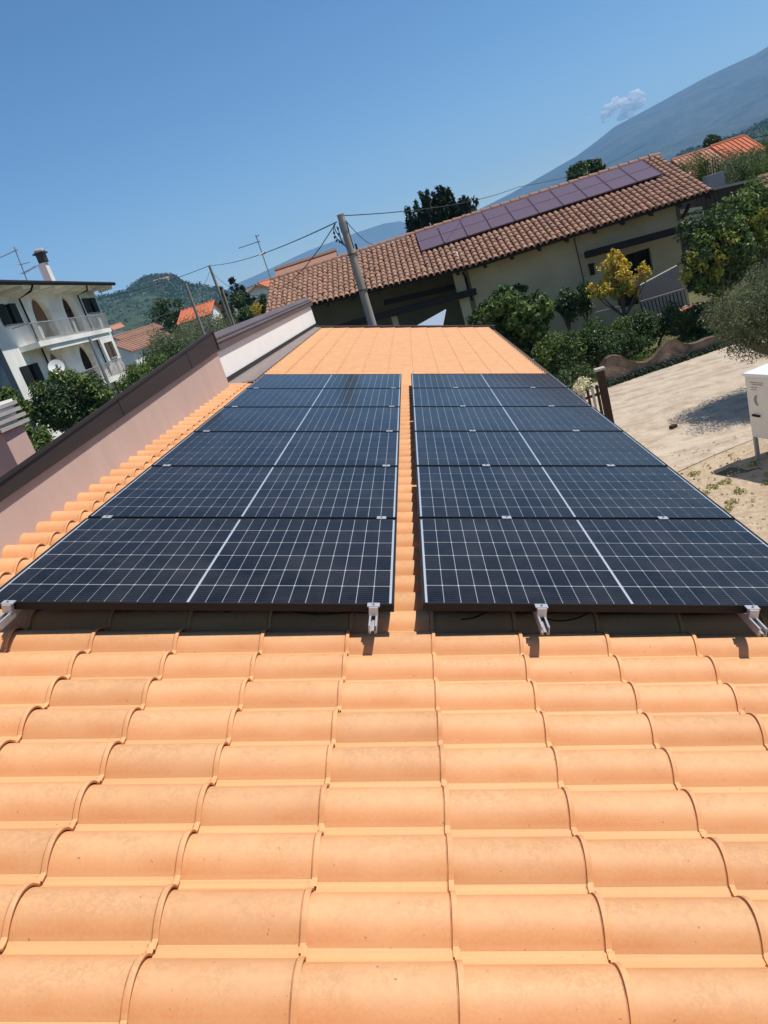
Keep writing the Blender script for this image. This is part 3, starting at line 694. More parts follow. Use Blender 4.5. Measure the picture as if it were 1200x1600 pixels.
# conifers
def conifer(label, base, h, r, n, seed, spread=1.0, size=.35):
    rn = random.Random(seed); base = Vector(base); cl = []
    for i in range(int(70*spread)):
        t = rn.random()**.8; a = rn.uniform(0, 6.28); q = r*(1-t)**.7*rn.uniform(.4, 1.05)
        cl.append((base+Vector((q*math.cos(a), q*math.sin(a), h*(.12+.88*t))), max(.16, r*.2*(1-t*.6))))
    cl.append((base+Vector((0, 0, h)), r*.14))
    return tree('conifer', label, 'tree', base, h, cl, n, size, M_LEAF_CY, seed, .2, shape='needle', jit=.8)
def at_ground(px, py, y): p = on_y(px, py, y); return (p.x, p.y, GZ), p.z-GZ
for (px, py, y, r, lb, n) in ((362, 438, 62, 1.9, 'dark pointed conifer behind the pole pair on the left', 5200), (345, 452, 66, 1.6, 'shorter dark conifer left of the pointed one', 3600), (378, 450, 68, 2.2, 'broad dark conifer right of the pointed one', 5200)):
    g_, h_ = at_ground(px, py, y); conifer(lb, g_, h_, r, n, int(px))
c = on_y(385, 478, 58); shrub('autumn_tree', 'small tree with yellowing leaves beside the left end of the long tiled roof', 'tree', c, 1.5, 1.2, 1.2, 10, .6, 2500, .22, M_LEAF_DK, 91,
      extra=[('yellow_leaves', [(on_y(400, 480, 57), .5), (on_y(402, 492, 57), .4)], 240, .2, M_LEAF_YL, 7)])
c = on_y(235, 505, 120); shrub('tree', 'dark round tree at the foot of the wooded hill left of the red roof', 'tree', on_y(268, 492, 110), 3.0, 2, 2.6, 12, 1.3, 2400, .45, M_LEAF_DK, 95)
# cedar behind the ridge: layered, ragged
cb = on_y(688, 340, 46); cl = []; rn = random.Random(17)
for (px, py, r_) in ((665, 312, .42), (672, 325, .55), (686, 305, .4), (690, 318, .65), (700, 312, .4), (705, 330, .7), (680, 340, .8), (660, 335, .4), (650, 350, .4), (640, 333, .26), (645, 345, .38), (725, 322, .42), (735, 328, .35), (718, 335, .6), (662, 352, .6), (648, 362, .5), (740, 335, .3), (728, 338, .5), (690, 350, .8), (672, 303, .2), (690, 295, .2), (702, 303, .2), (652, 320, .2), (641, 328, .16), (738, 313, .2), (722, 312, .2), (694, 300, .26), (664, 306, .22), (727, 313, .22)):
    for q_ in range(4): cl.append((on_y(px+rn.uniform(-8, 8), py+rn.uniform(-4, 6), 46+rn.uniform(-1, 1)), r_*.38))
tree('cedar_tree', 'spiky dark cedar standing behind the ridge of the long tiled roof', 'tree', (cb.x, 46, GZ), 9, cl, 11000, .3, M_LEAF_CY, 18, .3, shape='needle', jit=.9, flat=2.6)
cl = [(on_y(px, py, 52+rn.uniform(-1, 1)), r_) for px, py, r_ in ((897, 270, .5), (908, 266, .6), (920, 262, .55), (932, 258, .45), (940, 262, .3), (905, 278, .6), (920, 275, .7), (892, 277, .3))]
tree('tree', 'low dark tree peeking over the ridge between the purple panels and the mountain', 'tree', (on_y(915, 270, 52).x, 52, GZ), 8, cl, 3600, .25, M_LEAF_DK, 19, .2)
cl = [(on_y(px, py, 95), r_) for px, py, r_ in ((1112, 222, .9), (1106, 226, .6), (1120, 222, .6))]
tree('tree', 'small dark tree left behind the bright orange roof', 'tree', (on_y(1112, 222, 95).x, 95, GZ), 8, cl, 1500, .4, M_LEAF_DK, 20, .2)
# olive grove behind on the right
GR = [(1085, 268, 50, 'between the bare rebar and the orange roof'), (1150, 262, 46, 'under the eave of the orange roof'), (1182, 250, 48, 'at the right edge beneath the orange roof'), (1130, 278, 42, 'right above the brown board shed'), (1168, 280, 42, 'above the right end of the brown shed'), (1198, 272, 44, 'farthest right over the shed'), (1195, 232, 70, 'beyond the right end of the orange roof')]
for i, (px, py, y, wh) in enumerate(GR):
    c = on_y(px, py, y); shrub('olive_tree', 'grey green olive tree %s' % wh, 'tree', c, 1.5, 1.3, .75, 12, .6, 2600, .17, M_LEAF_OL if i % 2 else M_LEAF_MD, 300+i, 'olive trees on the slope at the right', shape='needle', tr=.1)
b = crown(30000, woods(HILLP, 1500, 600, 900, 3), 6.0, 7, .8, .9); link('hill_woodland', b.mesh('hill_woodland', M_LEAF_DK), None, kind='stuff')
b = crown(9000, woods(HILLR, 1300, 500, 300, 4), 5.0, 8, .8, .9); link('hill_woodland', b.mesh('hill_woodland', M_LEAF_DK), None, kind='stuff')
for i_, (px, py, w_, lb) in enumerate(((246, 443, 26, 'tiny pale hilltop house, left one on the wooded hill'), (256, 441, 34, 'larger pale hilltop house in the middle of the wooded hill crest'), (263, 447, 22, 'tiny pale house lowest on the wooded hill crest'))):
    c = on_y(px, py, 1440); o = thing('hilltop_house', lb, 'house', c, None, 'pale houses on the wooded hill')
    b = MB(); b.box(c, (w_*.7, 12, 9)); part('wall', b, M_STUCCO, o); b = MB(); b.prism([c+Vector((-w_*.38, -7, 4.5)), c+Vector((-w_*.38, 7, 4.5)), c+Vector((-w_*.38, 0, 8))], (w_*.76, 0, 0)); part('roof', b, M_REDOLD, o)
# distant woodland between the houses and the hills
rn = random.Random(88); cl = []
for _ in range(420):
    y = rn.uniform(130, 480); x = rn.uniform(-.62, .75)*y; cl.append(((x, y, GZ+1.6), rn.uniform(2.0, 4.0)))
b = crown(26000, cl, 1.1, 5, .8); link('far_woodland', b.mesh('far_woodland', M_LEAF_DK), None, kind='stuff')

# ------------------------------------------------------------------ the long cream house with purple panels
EH = 27.0
RA, RB = Vector((-5.3, 31.1, 2.18)), Vector((11.0, 31.1, 2.18)); SL = R(20)
CH = thing('cream_house', 'long cream coloured house with weathered terracotta roof and dark eaves beyond our roof', 'house', (4, 29, GZ))
def rp(s, n): return Vector((RA.x+s, RA.y-n, RA.z-n*math.tan(SL)))
def eave(s):                                     # length of slope below the ridge, shorter at the left
    return 4.68 if s > 8 else 4.68-(8-s)*.165
b = MB(); ss = [0, 2, 4, 6, 8, 12, 16.35]; vs = []; 
for s_ in ss: vs += [rp(s_, -.05)-Vector((0, 0, .09)), rp(s_, eave(s_)-.12)-Vector((0, 0, .09)), rp(s_, -.05)-Vector((0, 0, .17)), rp(s_, eave(s_)-.12)-Vector((0, 0, .17))]
fs = []
for i in range(len(ss)-1):
    a = i*4; c = a+4; fs += [(a, a+1, c+1, c), (a+2, c+2, c+3, a+3), (a+1, a+3, c+3, c+1)]
fs += [(0, 2, 3, 1), (len(vs)-4, len(vs)-3, len(vs)-1, len(vs)-2)]
b.add(vs, fs)
# back slope
b.prism([RA+Vector((0, 0, -.1)), RB+Vector((0, 0, -.1)), RB+Vector((0, 4.4, -1.7)), RA+Vector((0, 4.4, -1.7))], (0, 0, -.08))
croof = part('roof', b, M_WOOD, CH)
def coppo():
    b = MB(); n = 7; L = .46; vs = []; fs = []
    for (x, r_, lift) in ((0, .088, 0), (L, .112, .022)):
        for i in range(n): a = math.pi*i/(n-1); vs.append((-r_*.87*math.cos(a), -x, r_*math.sin(a)*.85+lift))
    for i in range(n-1): fs.append((i, n+i, n+i+1, i+1))
    o = len(vs)
    for i in range(n): a = math.pi*i/(n-1); vs.append((-.082*math.cos(a), -L+.001, .094*math.sin(a)*.85+.014))
    for i in range(n-1): fs.append((n+i, o+i, o+i+1, n+i+1))
    b.add(vs, fs); return b
CP = coppo(); CPM = CP.mesh('tile', M_OLDTILE_O, True); rot = Matrix.Rotation(SL, 3, 'X')
SPC = .212; pos_ = []
for i in range(int(16.3/SPC)+1):
    s_ = .08+i*SPC; E_ = eave(s_)-.42; nk = math.ceil(E_/.335)
    for k in range(nk+1):
        nn = E_*k/nk
        hidden = 6.3 < s_-.1 and s_ < 15.6 and .45 < nn+.1 < 2.1
        if not hidden: pos_.append((s_, nn))
rn = random.Random(5)
pos_.sort(key=lambda t: (rp(t[0], t[1])-CAM).length*(1 if True else 1))
old = MB(); cpv = [v.copy() for v in CP.v]; off = wl(croof)
for i, (s_, nn) in enumerate(pos_):
    q = rp(s_, nn)-Vector((0, 0, .075)); q.x += rn.uniform(-.012, .012)
    if i < 300: link('tile', CPM, croof, q-off, (SL+rn.uniform(-.02, .02), 0, rn.uniform(-.03, .03)))
    else: old.add([rot @ v+q for v in cpv], CP.f)
part('tile_field', old, M_OLDTILE, croof, True, kind='stuff')
# channel tiles between the rolls, and ridge caps
b = MB()
for i in range(int(16.3/SPC)):
    s_ = .08+(i+.5)*SPC; E_ = eave(s_)-.02
    a0, a1 = rp(s_, 0)-Vector((0, 0, .078)), rp(s_, E_)-Vector((0, 0, .078))
    b.add([a0+Vector((-.05, 0, .015)), a0+Vector((0, 0, -.01)), a0+Vector((.05, 0, .015)), a1+Vector((-.05, 0, .015)), a1+Vector((0, 0, -.01)), a1+Vector((.05, 0, .015))], [(0, 3, 4, 1), (1, 4, 5, 2)])
part('channel_tiles', b, M_OLDTILE, croof, False, kind='stuff')
for i in range(41):
    b = MB(); x0 = i*.398; vs = []; fs = []
    for (xx, r_) in ((x0, .125), (x0+.43, .105)):
        for k in range(8): a = math.pi*k/7; vs.append(RA+Vector((xx, r_*math.cos(a), r_*math.sin(a)-.045+(.02 if xx == x0 else 0))))
    for k in range(7): fs.append((k, k+1, 8+k+1, 8+k))
    b.add(vs, fs); part('ridge_tile', b, M_OLDTILE, croof, True)
# walls: right room in front, recessed porch on the left
WY = 27.62
b = MB()
xr = 10.1; zt = .42
# openings: window and door
def fr(px, py): p = on_y(px, py, WY); return (p.x, p.z)
def wall_holes(b, outer, holes, to3, thick):
    loops = [[Vector((x, z, 0)) for x, z in outer]]+[[Vector((x, z, 0)) for x, z in h] for h in holes]
    tri = geometry.tessellate_polygon(loops); flat = [p for lp in loops for p in lp]
    b.add([to3(p.x, p.y, 0) for p in flat], [t for t in tri]); b.add([to3(p.x, p.y, thick) for p in flat], [t[::-1] for t in tri])
    for lp in loops:
        n = len(lp); b.add([to3(p.x, p.y, 0) for p in lp]+[to3(p.x, p.y, thick) for p in lp], [(i, (i+1) % n, n+(i+1) % n, n+i) for i in range(n)])
wq = on_y(1000, 408, WY); dq = on_y(985, 478, WY)
win = [(wq.x-.62, wq.z-.42), (wq.x+.42, wq.z-.42), (wq.x+.42, wq.z+.36), (wq.x-.62, wq.z+.36)]
door = [(dq.x-.42, GZ+.9), (dq.x+.36, GZ+.9), (dq.x+.36, dq.z+.62), (dq.x-.42, dq.z+.62)]
xl = on_y(722, 425, WY).x+.2
wall_holes(b, [(xl, GZ), (xr, GZ), (xr, zt), (xl, zt)], [win, door], lambda x, z, t: (x, WY+t, z), .3)
b.box((xr-.15, 31.2, (zt+GZ)/2), (.3, 6.5, zt-GZ)); b.box((xl+.151, 29.8, (zt+GZ)/2), (.3, 3.7, zt-GZ))
part('wall', b, M_CREAM, CH)
b = MB(); b.prism([(xr-.3, 27.65, zt), (xr-.3, 34.7, zt), (xr-.3, 31.1, RA.z-.25)], (.3, 0, 0)); part('gable', b, M_CREAM, CH)
b = MB(); b.box(((xl-5.1)/2, 30.6, (.9+GZ)/2), (xl+5.1, .3, .9-GZ)); b.box((-4.9, 32.5, (.9+GZ)/2), (.3, 3.6, .9-GZ)); part('porch_wall', b, mat('dark_porch_plaster', (.21, .18, .12), .95, var=(.14, .12, .085), vscale=.8, vamt=.9), CH)  # recess wall in a darker, mottled plaster than the front wall
b = MB(); b.box((wq.x-.1, WY+.2, wq.z-.03), (1.06, .04, .8)); wd = part('window', b, M_SHUT, CH)
b = MB(); b.box((wq.x-.1, WY+.16, wq.z-.03), (.05, .04, .78)); b.box((wq.x-.1, WY+.16, wq.z+.33), (1.04, .05, .05)); part('frame', b, M_WOOD, wd)
b = MB(); b.box((dq.x-.03, WY+.2, (GZ+.9+dq.z+.62)/2), (.76, .05, dq.z+.62-GZ-.9)); part('door', b, M_WOOD, CH)
b = MB(); p = on_y(925, 422, WY-.1); b.box(p, (.14, .14, .34)); b.box(p+Vector((0, 0, .2)), (.2, .2, .05)); b.bar(p+Vector((0, 0, .1)), p+Vector((0, .12, .25)), .03, .03); part('wall_lamp', b, M_DARKIRON, CH)
# rafters under the eave
for i in range(17):
    s_ = .5+i*.98; b = MB(); a0 = rp(s_, eave(s_)-.1)-Vector((0, 0, .24)); a1 = rp(s_, eave(s_)-1.0)-Vector((0, 0, .24)); b.bar(a0, a1, .12, .14); part('rafter', b, M_WOOD, CH)
b = MB(); b.bar(rp(8, 4.53)-Vector((0, 0, .15)), rp(16.3, 4.53)-Vector((0, 0, .15)), .05, .14); b.bar(rp(0, eave(0)-.15)-Vector((0, 0, .15)), rp(8, 4.53)-Vector((0, 0, .15)), .05, .14); part('eave_board', b, M_WOOD, CH)
# porch: beams and pillars
pa, pb = on_y(587, 489, 27.2), on_y(744, 455, 27.2)
b = MB(); b.bar(pa+Vector((-3.5, 0, .0)), pb, .24, .24); part('porch_beam', b, M_WOOD, CH)
b = MB(); b.bar(on_y(600, 473, 28.2), on_y(710, 448, 28.2), .2, .2); part('porch_beam', b, M_WOOD, CH)
for px, py in ((723, 460), (617, 500)):
    p = on_y(px, py, 27.5); b = MB(); b.box((p.x, 27.55, (GZ+.35)/2), (.36 if px > 700 else .22, .3, .35-GZ) if px > 700 else (.22, .3, -GZ+p.z+.3)); 
    if px < 700: b = MB(); b.box((p.x, 27.55, (GZ+p.z+.25)/2), (.22, .3, p.z+.25-GZ))
    part('pillar', b, M_CREAM, CH)
b = MB(); pc = [on_y(712, 381, 29.2)+Vector((0, 0, .05)), on_y(714, 395, 28), on_y(719, 415, 26.7), on_y(722, 424, 26.9), on_y(727, 432, 27.5), on_y(732, 452, 27.5)]
b.tube(pc[:4], .028, 6); part('white_conduit', b, M_DISH, CH, True)
b = MB(); b.tube(pc[3:]+[on_y(738, 470, 27.5)], .04, 6); part('downpipe', b, M_DARKIRON, CH, True)
b = MB(); b.tube([on_y(897, 372, WY-.04), on_y(913, 442, WY-.04)], .02, 6); part('wall_cable', b, M_BRSHUT, CH, True)
# the big dark canopy beam on the right
ca, cb_ = on_y(914, 399, 27.3), on_y(1118, 344, 26.6)
b = MB(); b.bar(ca, cb_, .5, .2); b.bar(ca+Vector((0, -.2, .02)), cb_+Vector((0, -.2, .02)), .16, .24); part('canopy_beam', b, M_WOOD, CH)
b = MB(); q = on_y(1077, 320, 27.6); b.bar(q, on_y(1066, 343, 27.3), .09, .09); part('bracket', b, M_WOOD, CH)
# purple panels lying on the slope
for i in range(10):
    s0 = 6.36+i*.922; o = thing('purple_solar_panel', 'purple tinted solar panel on the cream house roof, %s of ten counted from the left' % ['first', 'second', 'third', 'fourth', 'fifth', 'sixth', 'seventh', 'eighth', 'ninth', 'tenth'][i], 'solar panel', rp(s0+.45, 1.3)+Vector((0, 0, .07)), (SL, 0, 0), 'purple solar panels on the cream house')
    b = MB(); 
    for sx in (-1, 1): b.box((sx*.437, 0, 0), (.02, 2.1, .05))
    for sy in (-1, 1): b.box((0, sy*1.04, 0), (.854, .02, .05))
    b.box((0, 0, .004), (.854, .018, .04)); lpart('frame', b, M_PVFRAME, o)
    for sy in (-1, 1): b = MB(); b.box((0, sy*.519, .008), (.852, 1.018, .012)); lpart('module_half', b, M_PV, o)

# things around the cream house
b = MB(); p0 = on_y(1058, 433, 26.0)
SW = [on_y(1000, 446, 26), on_y(1060, 414, 26), on_y(1066, 452, 26), on_y(1003, 470, 26)]
b.prism([SW[0], SW[1], SW[2]+Vector((0, 0, -1.0)), SW[3]+Vector((0, 0, -1.0))], (0, .2, 0)); solo('stair_wall', b, M_GREYBOARD, 'pale grey sloping stair wall beside the cream house door', 'wall', SW[3])
RL = thing('railing', 'low iron railing with thin uprights under the grey stair wall', 'railing', on_y(1004, 500, 25.2))
a0, a1 = on_y(1000, 472, 25.2), on_y(1068, 452, 25.2); c0, c1 = on_y(1008, 502, 25.2), on_y(1074, 481, 25.2)
b = MB(); b.bar(a0, a1, .05, .05); part('top_rail', b, M_STONE, RL); b = MB(); b.bar(c0, c1, .2, .16); part('kerb', b, M_STONE, RL)
for i in range(13): t = i/12; b = MB(); b.tube([a0.lerp(a1, t), c0.lerp(c1, t)], .016, 5); part('baluster', b, M_SHUT, RL)
RL = thing('railing', 'faint pale railing left of the dark door below the yellow tree', 'railing', on_y(925, 520, 25.8))
a0, a1 = on_y(930, 489, 25.8), on_y(968, 479, 25.8); c0, c1 = on_y(936, 515, 25.8), on_y(974, 503, 25.8)
b = MB(); b.bar(a0, a1, .04, .04); part('top_rail', b, M_STONE, RL)
for i in range(9): t = i/8; b = MB(); b.tube([a0.lerp(a1, t), c0.lerp(c1, t)], .014, 5); part('baluster', b, M_STONE, RL)
b = MB(); p = on_y(1083, 482, 24.8); b.box(p, (1.1, .8, .09)); solo('paving_slab', b, M_TERRA, 'sunlit terracotta slab at the end of the iron railing', 'slab', p)
b = MB(); b.box((3.0, 24.9, GZ+.25), (4.6, .2, .5)); solo('garden_kerb', b, M_STONE, 'thin pale garden kerb running along the foot of the cream wall', 'kerb', (3, 24.9, GZ))
# shade sail
b = MB(); s1, s2, s3 = on_y(697, 484, 24), on_y(640, 516, 24.6), on_y(690, 520, 23.4)
b.prism([s1, s2, s3], (0, .02, .02)); SAIL = solo('shade_sail', b, M_SAIL, 'pale blue triangular shade sail behind the far edge of the orange roof', 'shade sail', s2)

# ------------------------------------------------------------------ wavy garden wall, gate, fence, cabinet
def arc(pts):
    out = []
    for a, c in zip(pts, pts[1:]):
        for k in range(5): t = k/5; out.append(a.lerp(c, t))
    return out+[pts[-1]]
wx = [(940, 576), (947, 563), (955, 558), (964, 557), (973, 559), (985, 565), (998, 569), (1010, 568), (1020, 562), (1028, 554), (1036, 543), (1045, 534), (1052, 532), (1060, 534), (1068, 538), (1080, 540), (1092, 537), (1105, 531), (1118, 527), (1132, 531), (1150, 536)]
top = []
for px, py in wx:
    t = (px-940)/210; top.append(on_y(px, py, 20.2+.9*t))
base_ = [Vector((p.x, p.y, GZ-.05)) for p in top]
WW = thing('garden_wall', 'low ochre rendered garden wall with a wavy top along the gravel driveway', 'wall', base_[8]+Vector((0, 0, .05)))
b = MB(); n = len(top); vs = [*top, *base_, *[p+Vector((0, .22, 0)) for p in top], *[p+Vector((0, .22, 0)) for p in base_]]
fs = []
for i in range(n-1): fs += [(i, n+i, n+i+1, i+1), (2*n+i, 2*n+i+1, 3*n+i+1, 3*n+i), (i, i+1, 2*n+i+1, 2*n+i)]
fs += [(0, 2*n, 3*n, n), (n-1, 2*n-1, 4*n-1, 3*n-1)]; b.add(vs, fs); part('wall', b, M_SANDWALL, WW)
b = MB(); b.prism([top[0]+Vector((0, -.02, 0)), top[1]+Vector((0, -.02, 0)), top[1]+Vector((0, .24, 0)), top[0]+Vector((0, .24, 0))], (0, 0, .03))
for i in range(1, n-1): b.add([top[i]+Vector((0, -.025, .0)), top[i+1]+Vector((0, -.025, 0)), top[i+1]+Vector((0, .245, 0)), top[i]+Vector((0, .245, 0)), top[i]+Vector((0, -.025, .035)), top[i+1]+Vector((0, -.025, .035)), top[i+1]+Vector((0, .245, .035)), top[i]+Vector((0, .245, .035))], [(4, 5, 6, 7), (0, 1, 5, 4), (2, 3, 7, 6), (0, 3, 2, 1)]); part('coping', b, M_SANDWALL, WW, True)
b = crown(5200, [((base_[i].lerp(base_[i+1], t_)+Vector((0, -.12, .10))), .16) for i in range(len(base_)-1) for t_ in (0, .5)], .08, 4, .8)
link('wall_foot_weeds', b.mesh('wall_foot_weeds', M_LEAF_CY), None, kind='stuff')
GT = thing('gate_post', 'tall rusty brown gate post standing beside the right edge of the solar panels', 'post', (4.05, 16.3, GZ))
b = MB(); gt = on_y(937, 578, 16.3); b.box((gt.x, 16.3, (gt.z+GZ)/2), (.16, .14, gt.z-GZ)); part('post', b, M_RUST, GT); b = MB(); b.box((gt.x, 16.3, gt.z+.02), (.22, .2, .05)); part('cap', b, M_STONE, GT)
FN = thing('slat_fence', 'weathered upright slat fence leading from the gate post towards the panels', 'fence', (3.6, 15.9, GZ))
for i in range(9):
    x = gt.x-.16-i*.115; y = 16.2-i*.03; h_ = 1.02-.02*i; b = MB(); b.box((x, y, GZ+h_/2+.05), (.06, .025, h_)); part('slat', b, M_STONE if i % 2 else M_RUST, FN)
b = MB(); b.bar((gt.x-.1, 16.23, GZ+.3), (gt.x-1.15, 15.95, GZ+.3), .03, .06); b.bar((gt.x-.1, 16.23, GZ+.85), (gt.x-1.15, 15.95, GZ+.85), .03, .06); part('rail', b, M_RUST, FN)
FN = thing('picket_fence', 'white pickets behind the cabinet under the olive tree', 'fence', (8.2, 16.6, GZ))
for i in range(12): b = MB(); b.box((7.9+i*.12, 16.6+i*.03, GZ+.55), (.05, .02, 1.1)); part('picket', b, M_DISH, FN)
b = MB(); b.bar((7.85, 16.63, GZ+.8), (9.3, 16.98, GZ+.8), .03, .05); part('rail', b, M_DISH, FN)
# cabinet at the right edge
f3 = [on_y(1163, 584, 12.0), on_y(1170, 684, 12.0)]
CB = thing('metal_cabinet', 'cream white metal cabinet with red lettering, orange swirl logo and dark handle', 'cabinet', (f3[1].x, 12.0, GZ))
dr = (on_y(1200, 594, 11.55)-f3[0]); dr.z = 0; dr.normalize(); nb = Vector((-dr.y, dr.x, 0))
zt_, zb_ = f3[0].z, f3[1].z; WB = 1.7; c0 = Vector((f3[0].x, 12.0, 0))
def cbp(u, v, o=0): return c0+dr*u-nb*o+Vector((0, 0, zb_+(zt_-zb_)*v))
b = MB(); b.prism([cbp(0, 0), cbp(WB, 0), cbp(WB, .97), cbp(0, .97)], nb*.55); part('body', b, M_CABINET, CB)
b = MB(); b.prism([cbp(-.02, .97, .02), cbp(WB+.02, .97, .02), cbp(WB+.02, 1.01, .02), cbp(-.02, 1.01, .02)], nb*.6); part('lid', b, M_DISH, CB)
b = MB(); b.prism([cbp(.03, .32, .004), cbp(.62, .32, .004), cbp(.62, .94, .004), cbp(.03, .94, .004)], nb*.006); dro = part('door', b, M_CABINET, CB)
b = MB(); b.bar(cbp(.09, .37, .03), cbp(.24, .36, .03), .03, .03); part('handle', b, M_BLACK, dro)
b = MB(); b.prism([cbp(.66, .45, .004), cbp(1.1, .45, .004), cbp(1.1, .75, .004), cbp(.66, .75, .004)], nb*.006); part('dark_window', b, M_PANE, CB)
M_REDINK = mat('red_ink', (.35, .12, .08), .7); M_ORINK = mat('orange_ink', (.55, .24, .12), .7); M_GRINK = mat('grey_ink', (.25, .24, .22), .7)
for (u, v, wd_, mt) in ((.10, .875, .26, M_REDINK), (.14, .845, .22, M_REDINK), (.10, .80, .14, M_GRINK), (.10, .765, .12, M_GRINK)):
    b = MB(); u_ = u; 
    while u_ < u+wd_:
        l_ = random.uniform(.012, .03); b.prism([cbp(u_, v-.008, .0055), cbp(u_+l_, v-.008, .0055), cbp(u_+l_, v+.008, .0055), cbp(u_, v+.008, .0055)], nb*.001); u_ += l_+.008
    part('lettering', b, mt, dro, kind='stuff')
for (sg, mt, du) in ((1, M_ORINK, 0), (-1, M_GRINK, .035)):
    b = MB(); P_ = []
    for i in range(11): a = -1.3+2.6*i/10; P_.append((.20-du*.5-.075*math.cos(a)+.03, .60+.085*math.sin(a)))
    for i in range(10, -1, -1): a = -1.3+2.6*i/10; P_.append((.20+du*.5-.045*math.cos(a)+.03, .60+.08*math.sin(a)))
    b.prism([cbp(u, v, .0055 if sg > 0 else .0062) for u, v in P_], nb*.001); part('logo', b, mt, dro)
for (u, o_) in ((.06, 0), (WB-.06, 0), (.06, -.5), (WB-.06, -.5)):
    q = cbp(u, 0, o_); b = MB(); b.box((q.x, q.y, (q.z+GZ)/2), (.06, .06, q.z-GZ)); part('leg', b, M_STEEL, CB)
b = MB(); q = on_z(1052, 667, GZ+.05); b.box(q, (.14, .1, .08), Matrix.Rotation(.5, 3, 'Z')); solo('stone', b, M_RUST, 'small dark stone lying alone on the driveway', 'stone', q)
rn = random.Random(12); b = MB()
for _ in range(900):
    x, y = rn.uniform(2.3, 7.5), rn.uniform(8.5, 13.4); s_ = rn.uniform(.008, .035)
    b.box((x, y, GZ+.035), (s_, s_*rn.uniform(.6, 1.5), s_*.7), Matrix.Rotation(rn.uniform(0, 3), 3, 'Z'), .6)
link('gravel', b.mesh('gravel', M_DIRT), None, kind='stuff')
b = crown(1500, [((rn.uniform(3.4, 6.5), rn.uniform(10.2, 12.3), GZ+.04), .12) for _ in range(26)], .05, 6, .3); link('dry_grass', b.mesh('dry_grass', mat('dry_weed', (.30, .27, .09), .8, island=.4)), None, kind='stuff')

# ------------------------------------------------------------------ poles and wires
def pole(label, top_, foot_px, y, r0, r1, matl, group=None):
    a = on_y(*top_, y); c = on_y(*foot_px, y); d = (c-a).normalized(); k = (GZ-a.z)/d.z; f_ = a+d*k
    o = thing('utility_pole', label, 'pole', f_, None, group); b = MB(); b.tube([f_-Vector((0, 0, .2)), f_.lerp(a, .5), a], [r1, (r0+r1)/2, r0], 14); part('pole', b, matl, o, True)
    return o, a, d
PO, PT, pd = pole('thick tapered concrete utility pole standing behind the far end of the orange roof', (532, 336), (583, 511), 20, .095, .14, M_CONC)
b = MB(); b.tube([PT+pd*.17, PT+pd*.42], [.112, .115], 14); part('metal_collar', b, M_STEEL, PO, True)
b = MB(); b.tube([PT-pd*.02, PT+pd*.03], [.1, .1], 14); part('cap', b, M_STEEL, PO, True)
for k in (1.0, 1.95): b = MB(); b.tube([PT+pd*k, PT+pd*(k+.02)], [.124+.01*k]*2, 12); part('band', b, M_DARKIRON, PO, True)
b = MB()
for pts in (((521, 352), (522, 366), (528, 374), (538, 384)), ((526, 353), (531, 366), (534, 378)), ((522, 349), (524, 360), (530, 369), (541, 387))):
    b.tube([on_y(px, py, 19.8) for px, py in pts], .012, 6)
part('looped_cable', b, M_WIRE, PO, True)
for pts in ((522, 364), (523, 371), (526, 376), (531, 378), (528, 357), (529, 366), (534, 379)):
    b = MB(); q = on_y(*pts, 19.8); b.tube([q-Vector((0, 0, .03)), q+Vector((0, 0, .03))], .026, 8); part('connector', b, M_WIRE, PO, True)
b = MB(); b.tube([on_y(541, 345, 19.8), on_y(546, 365, 19.8), on_y(553, 388, 19.8)], .015, 6); part('riser_cable', b, M_WIRE, PO, True)
P2, T2, _ = pole('thin weathered wooden pole rising at the left over the brown capping', (327, 415), (362, 508), 50, .085, .13, M_PALEW)
pole('leaning wooden brace pole beside the taller wooden pole', (347, 452), (365, 506), 50, .07, .08, M_PALEW)
P3, T3, _ = pole('short wooden pole left of the taller wooden one', (290, 443), (318, 520), 40, .075, .09, M_PALEW)
P4, T4, _ = pole('grey steel lamp pole in front of the white villa balconies', (139, 527), (178, 620), 34, .07, .09, M_STEEL)
def wire(pts, label, r=.012, cat='wire'):
    P = []
    for (a, c, sag) in pts:
        for k in range(15): t = k/14; q = Vector(a).lerp(Vector(c), t); q.z -= sag*4*t*(1-t); P.append(q)
    b = MB(); b.tube(P, r, 6); return solo('wire', b, M_WIRE, label, cat, P[0], True)
A = on_y(526, 347, 20); Bq = on_y(524, 350, 20)
FARL = on_y(0, 513, 36)
wire([(A, T2, .25)], 'upper black overhead cable from the concrete pole down to the taller wooden pole', .016)
mid1 = on_y(155, 466, 52); wire([(T2, mid1, .2), (mid1, on_y(60, 498, 50), .12), (on_y(60, 498, 50), on_y(-60, 518, 50), .1)], 'overhead cable from the taller wooden pole across the white villa', .02)
wire([(Bq, on_y(332, 427, 50), 1.7)], 'lower sagging black cable between the concrete pole and the wooden pole', .013)
wire([(T3, on_y(327, 425, 50), .5)], 'short slack cable joining the two wooden poles', .012)
wire([(on_y(322, 456, 50), on_y(190, 512, 45), .3)], 'thin cable running down to the left below the hill', .012)
wire([(on_y(536, 337, 20), on_y(810, 292, 40), .25), (on_y(810, 292, 40), on_y(1010, 225, 60), .4)], 'thin overhead cable leaving the concrete pole to the right across the sky', .013)
wire([(on_y(541, 346, 20), on_y(584, 382, 30.5), .15)], 'thin service cable dropping from the concrete pole to the cream house roof', .011)
wire([(on_y(1075, 333, 27.5), on_y(1215, 287, 24), .05)], 'pale thin cable crossing in front of the brown shed', .013)
wire([(on_y(1165, 217, 70), on_y(1230, 201, 66), .1)], 'thin line at the gable of the bright orange roof', .03)

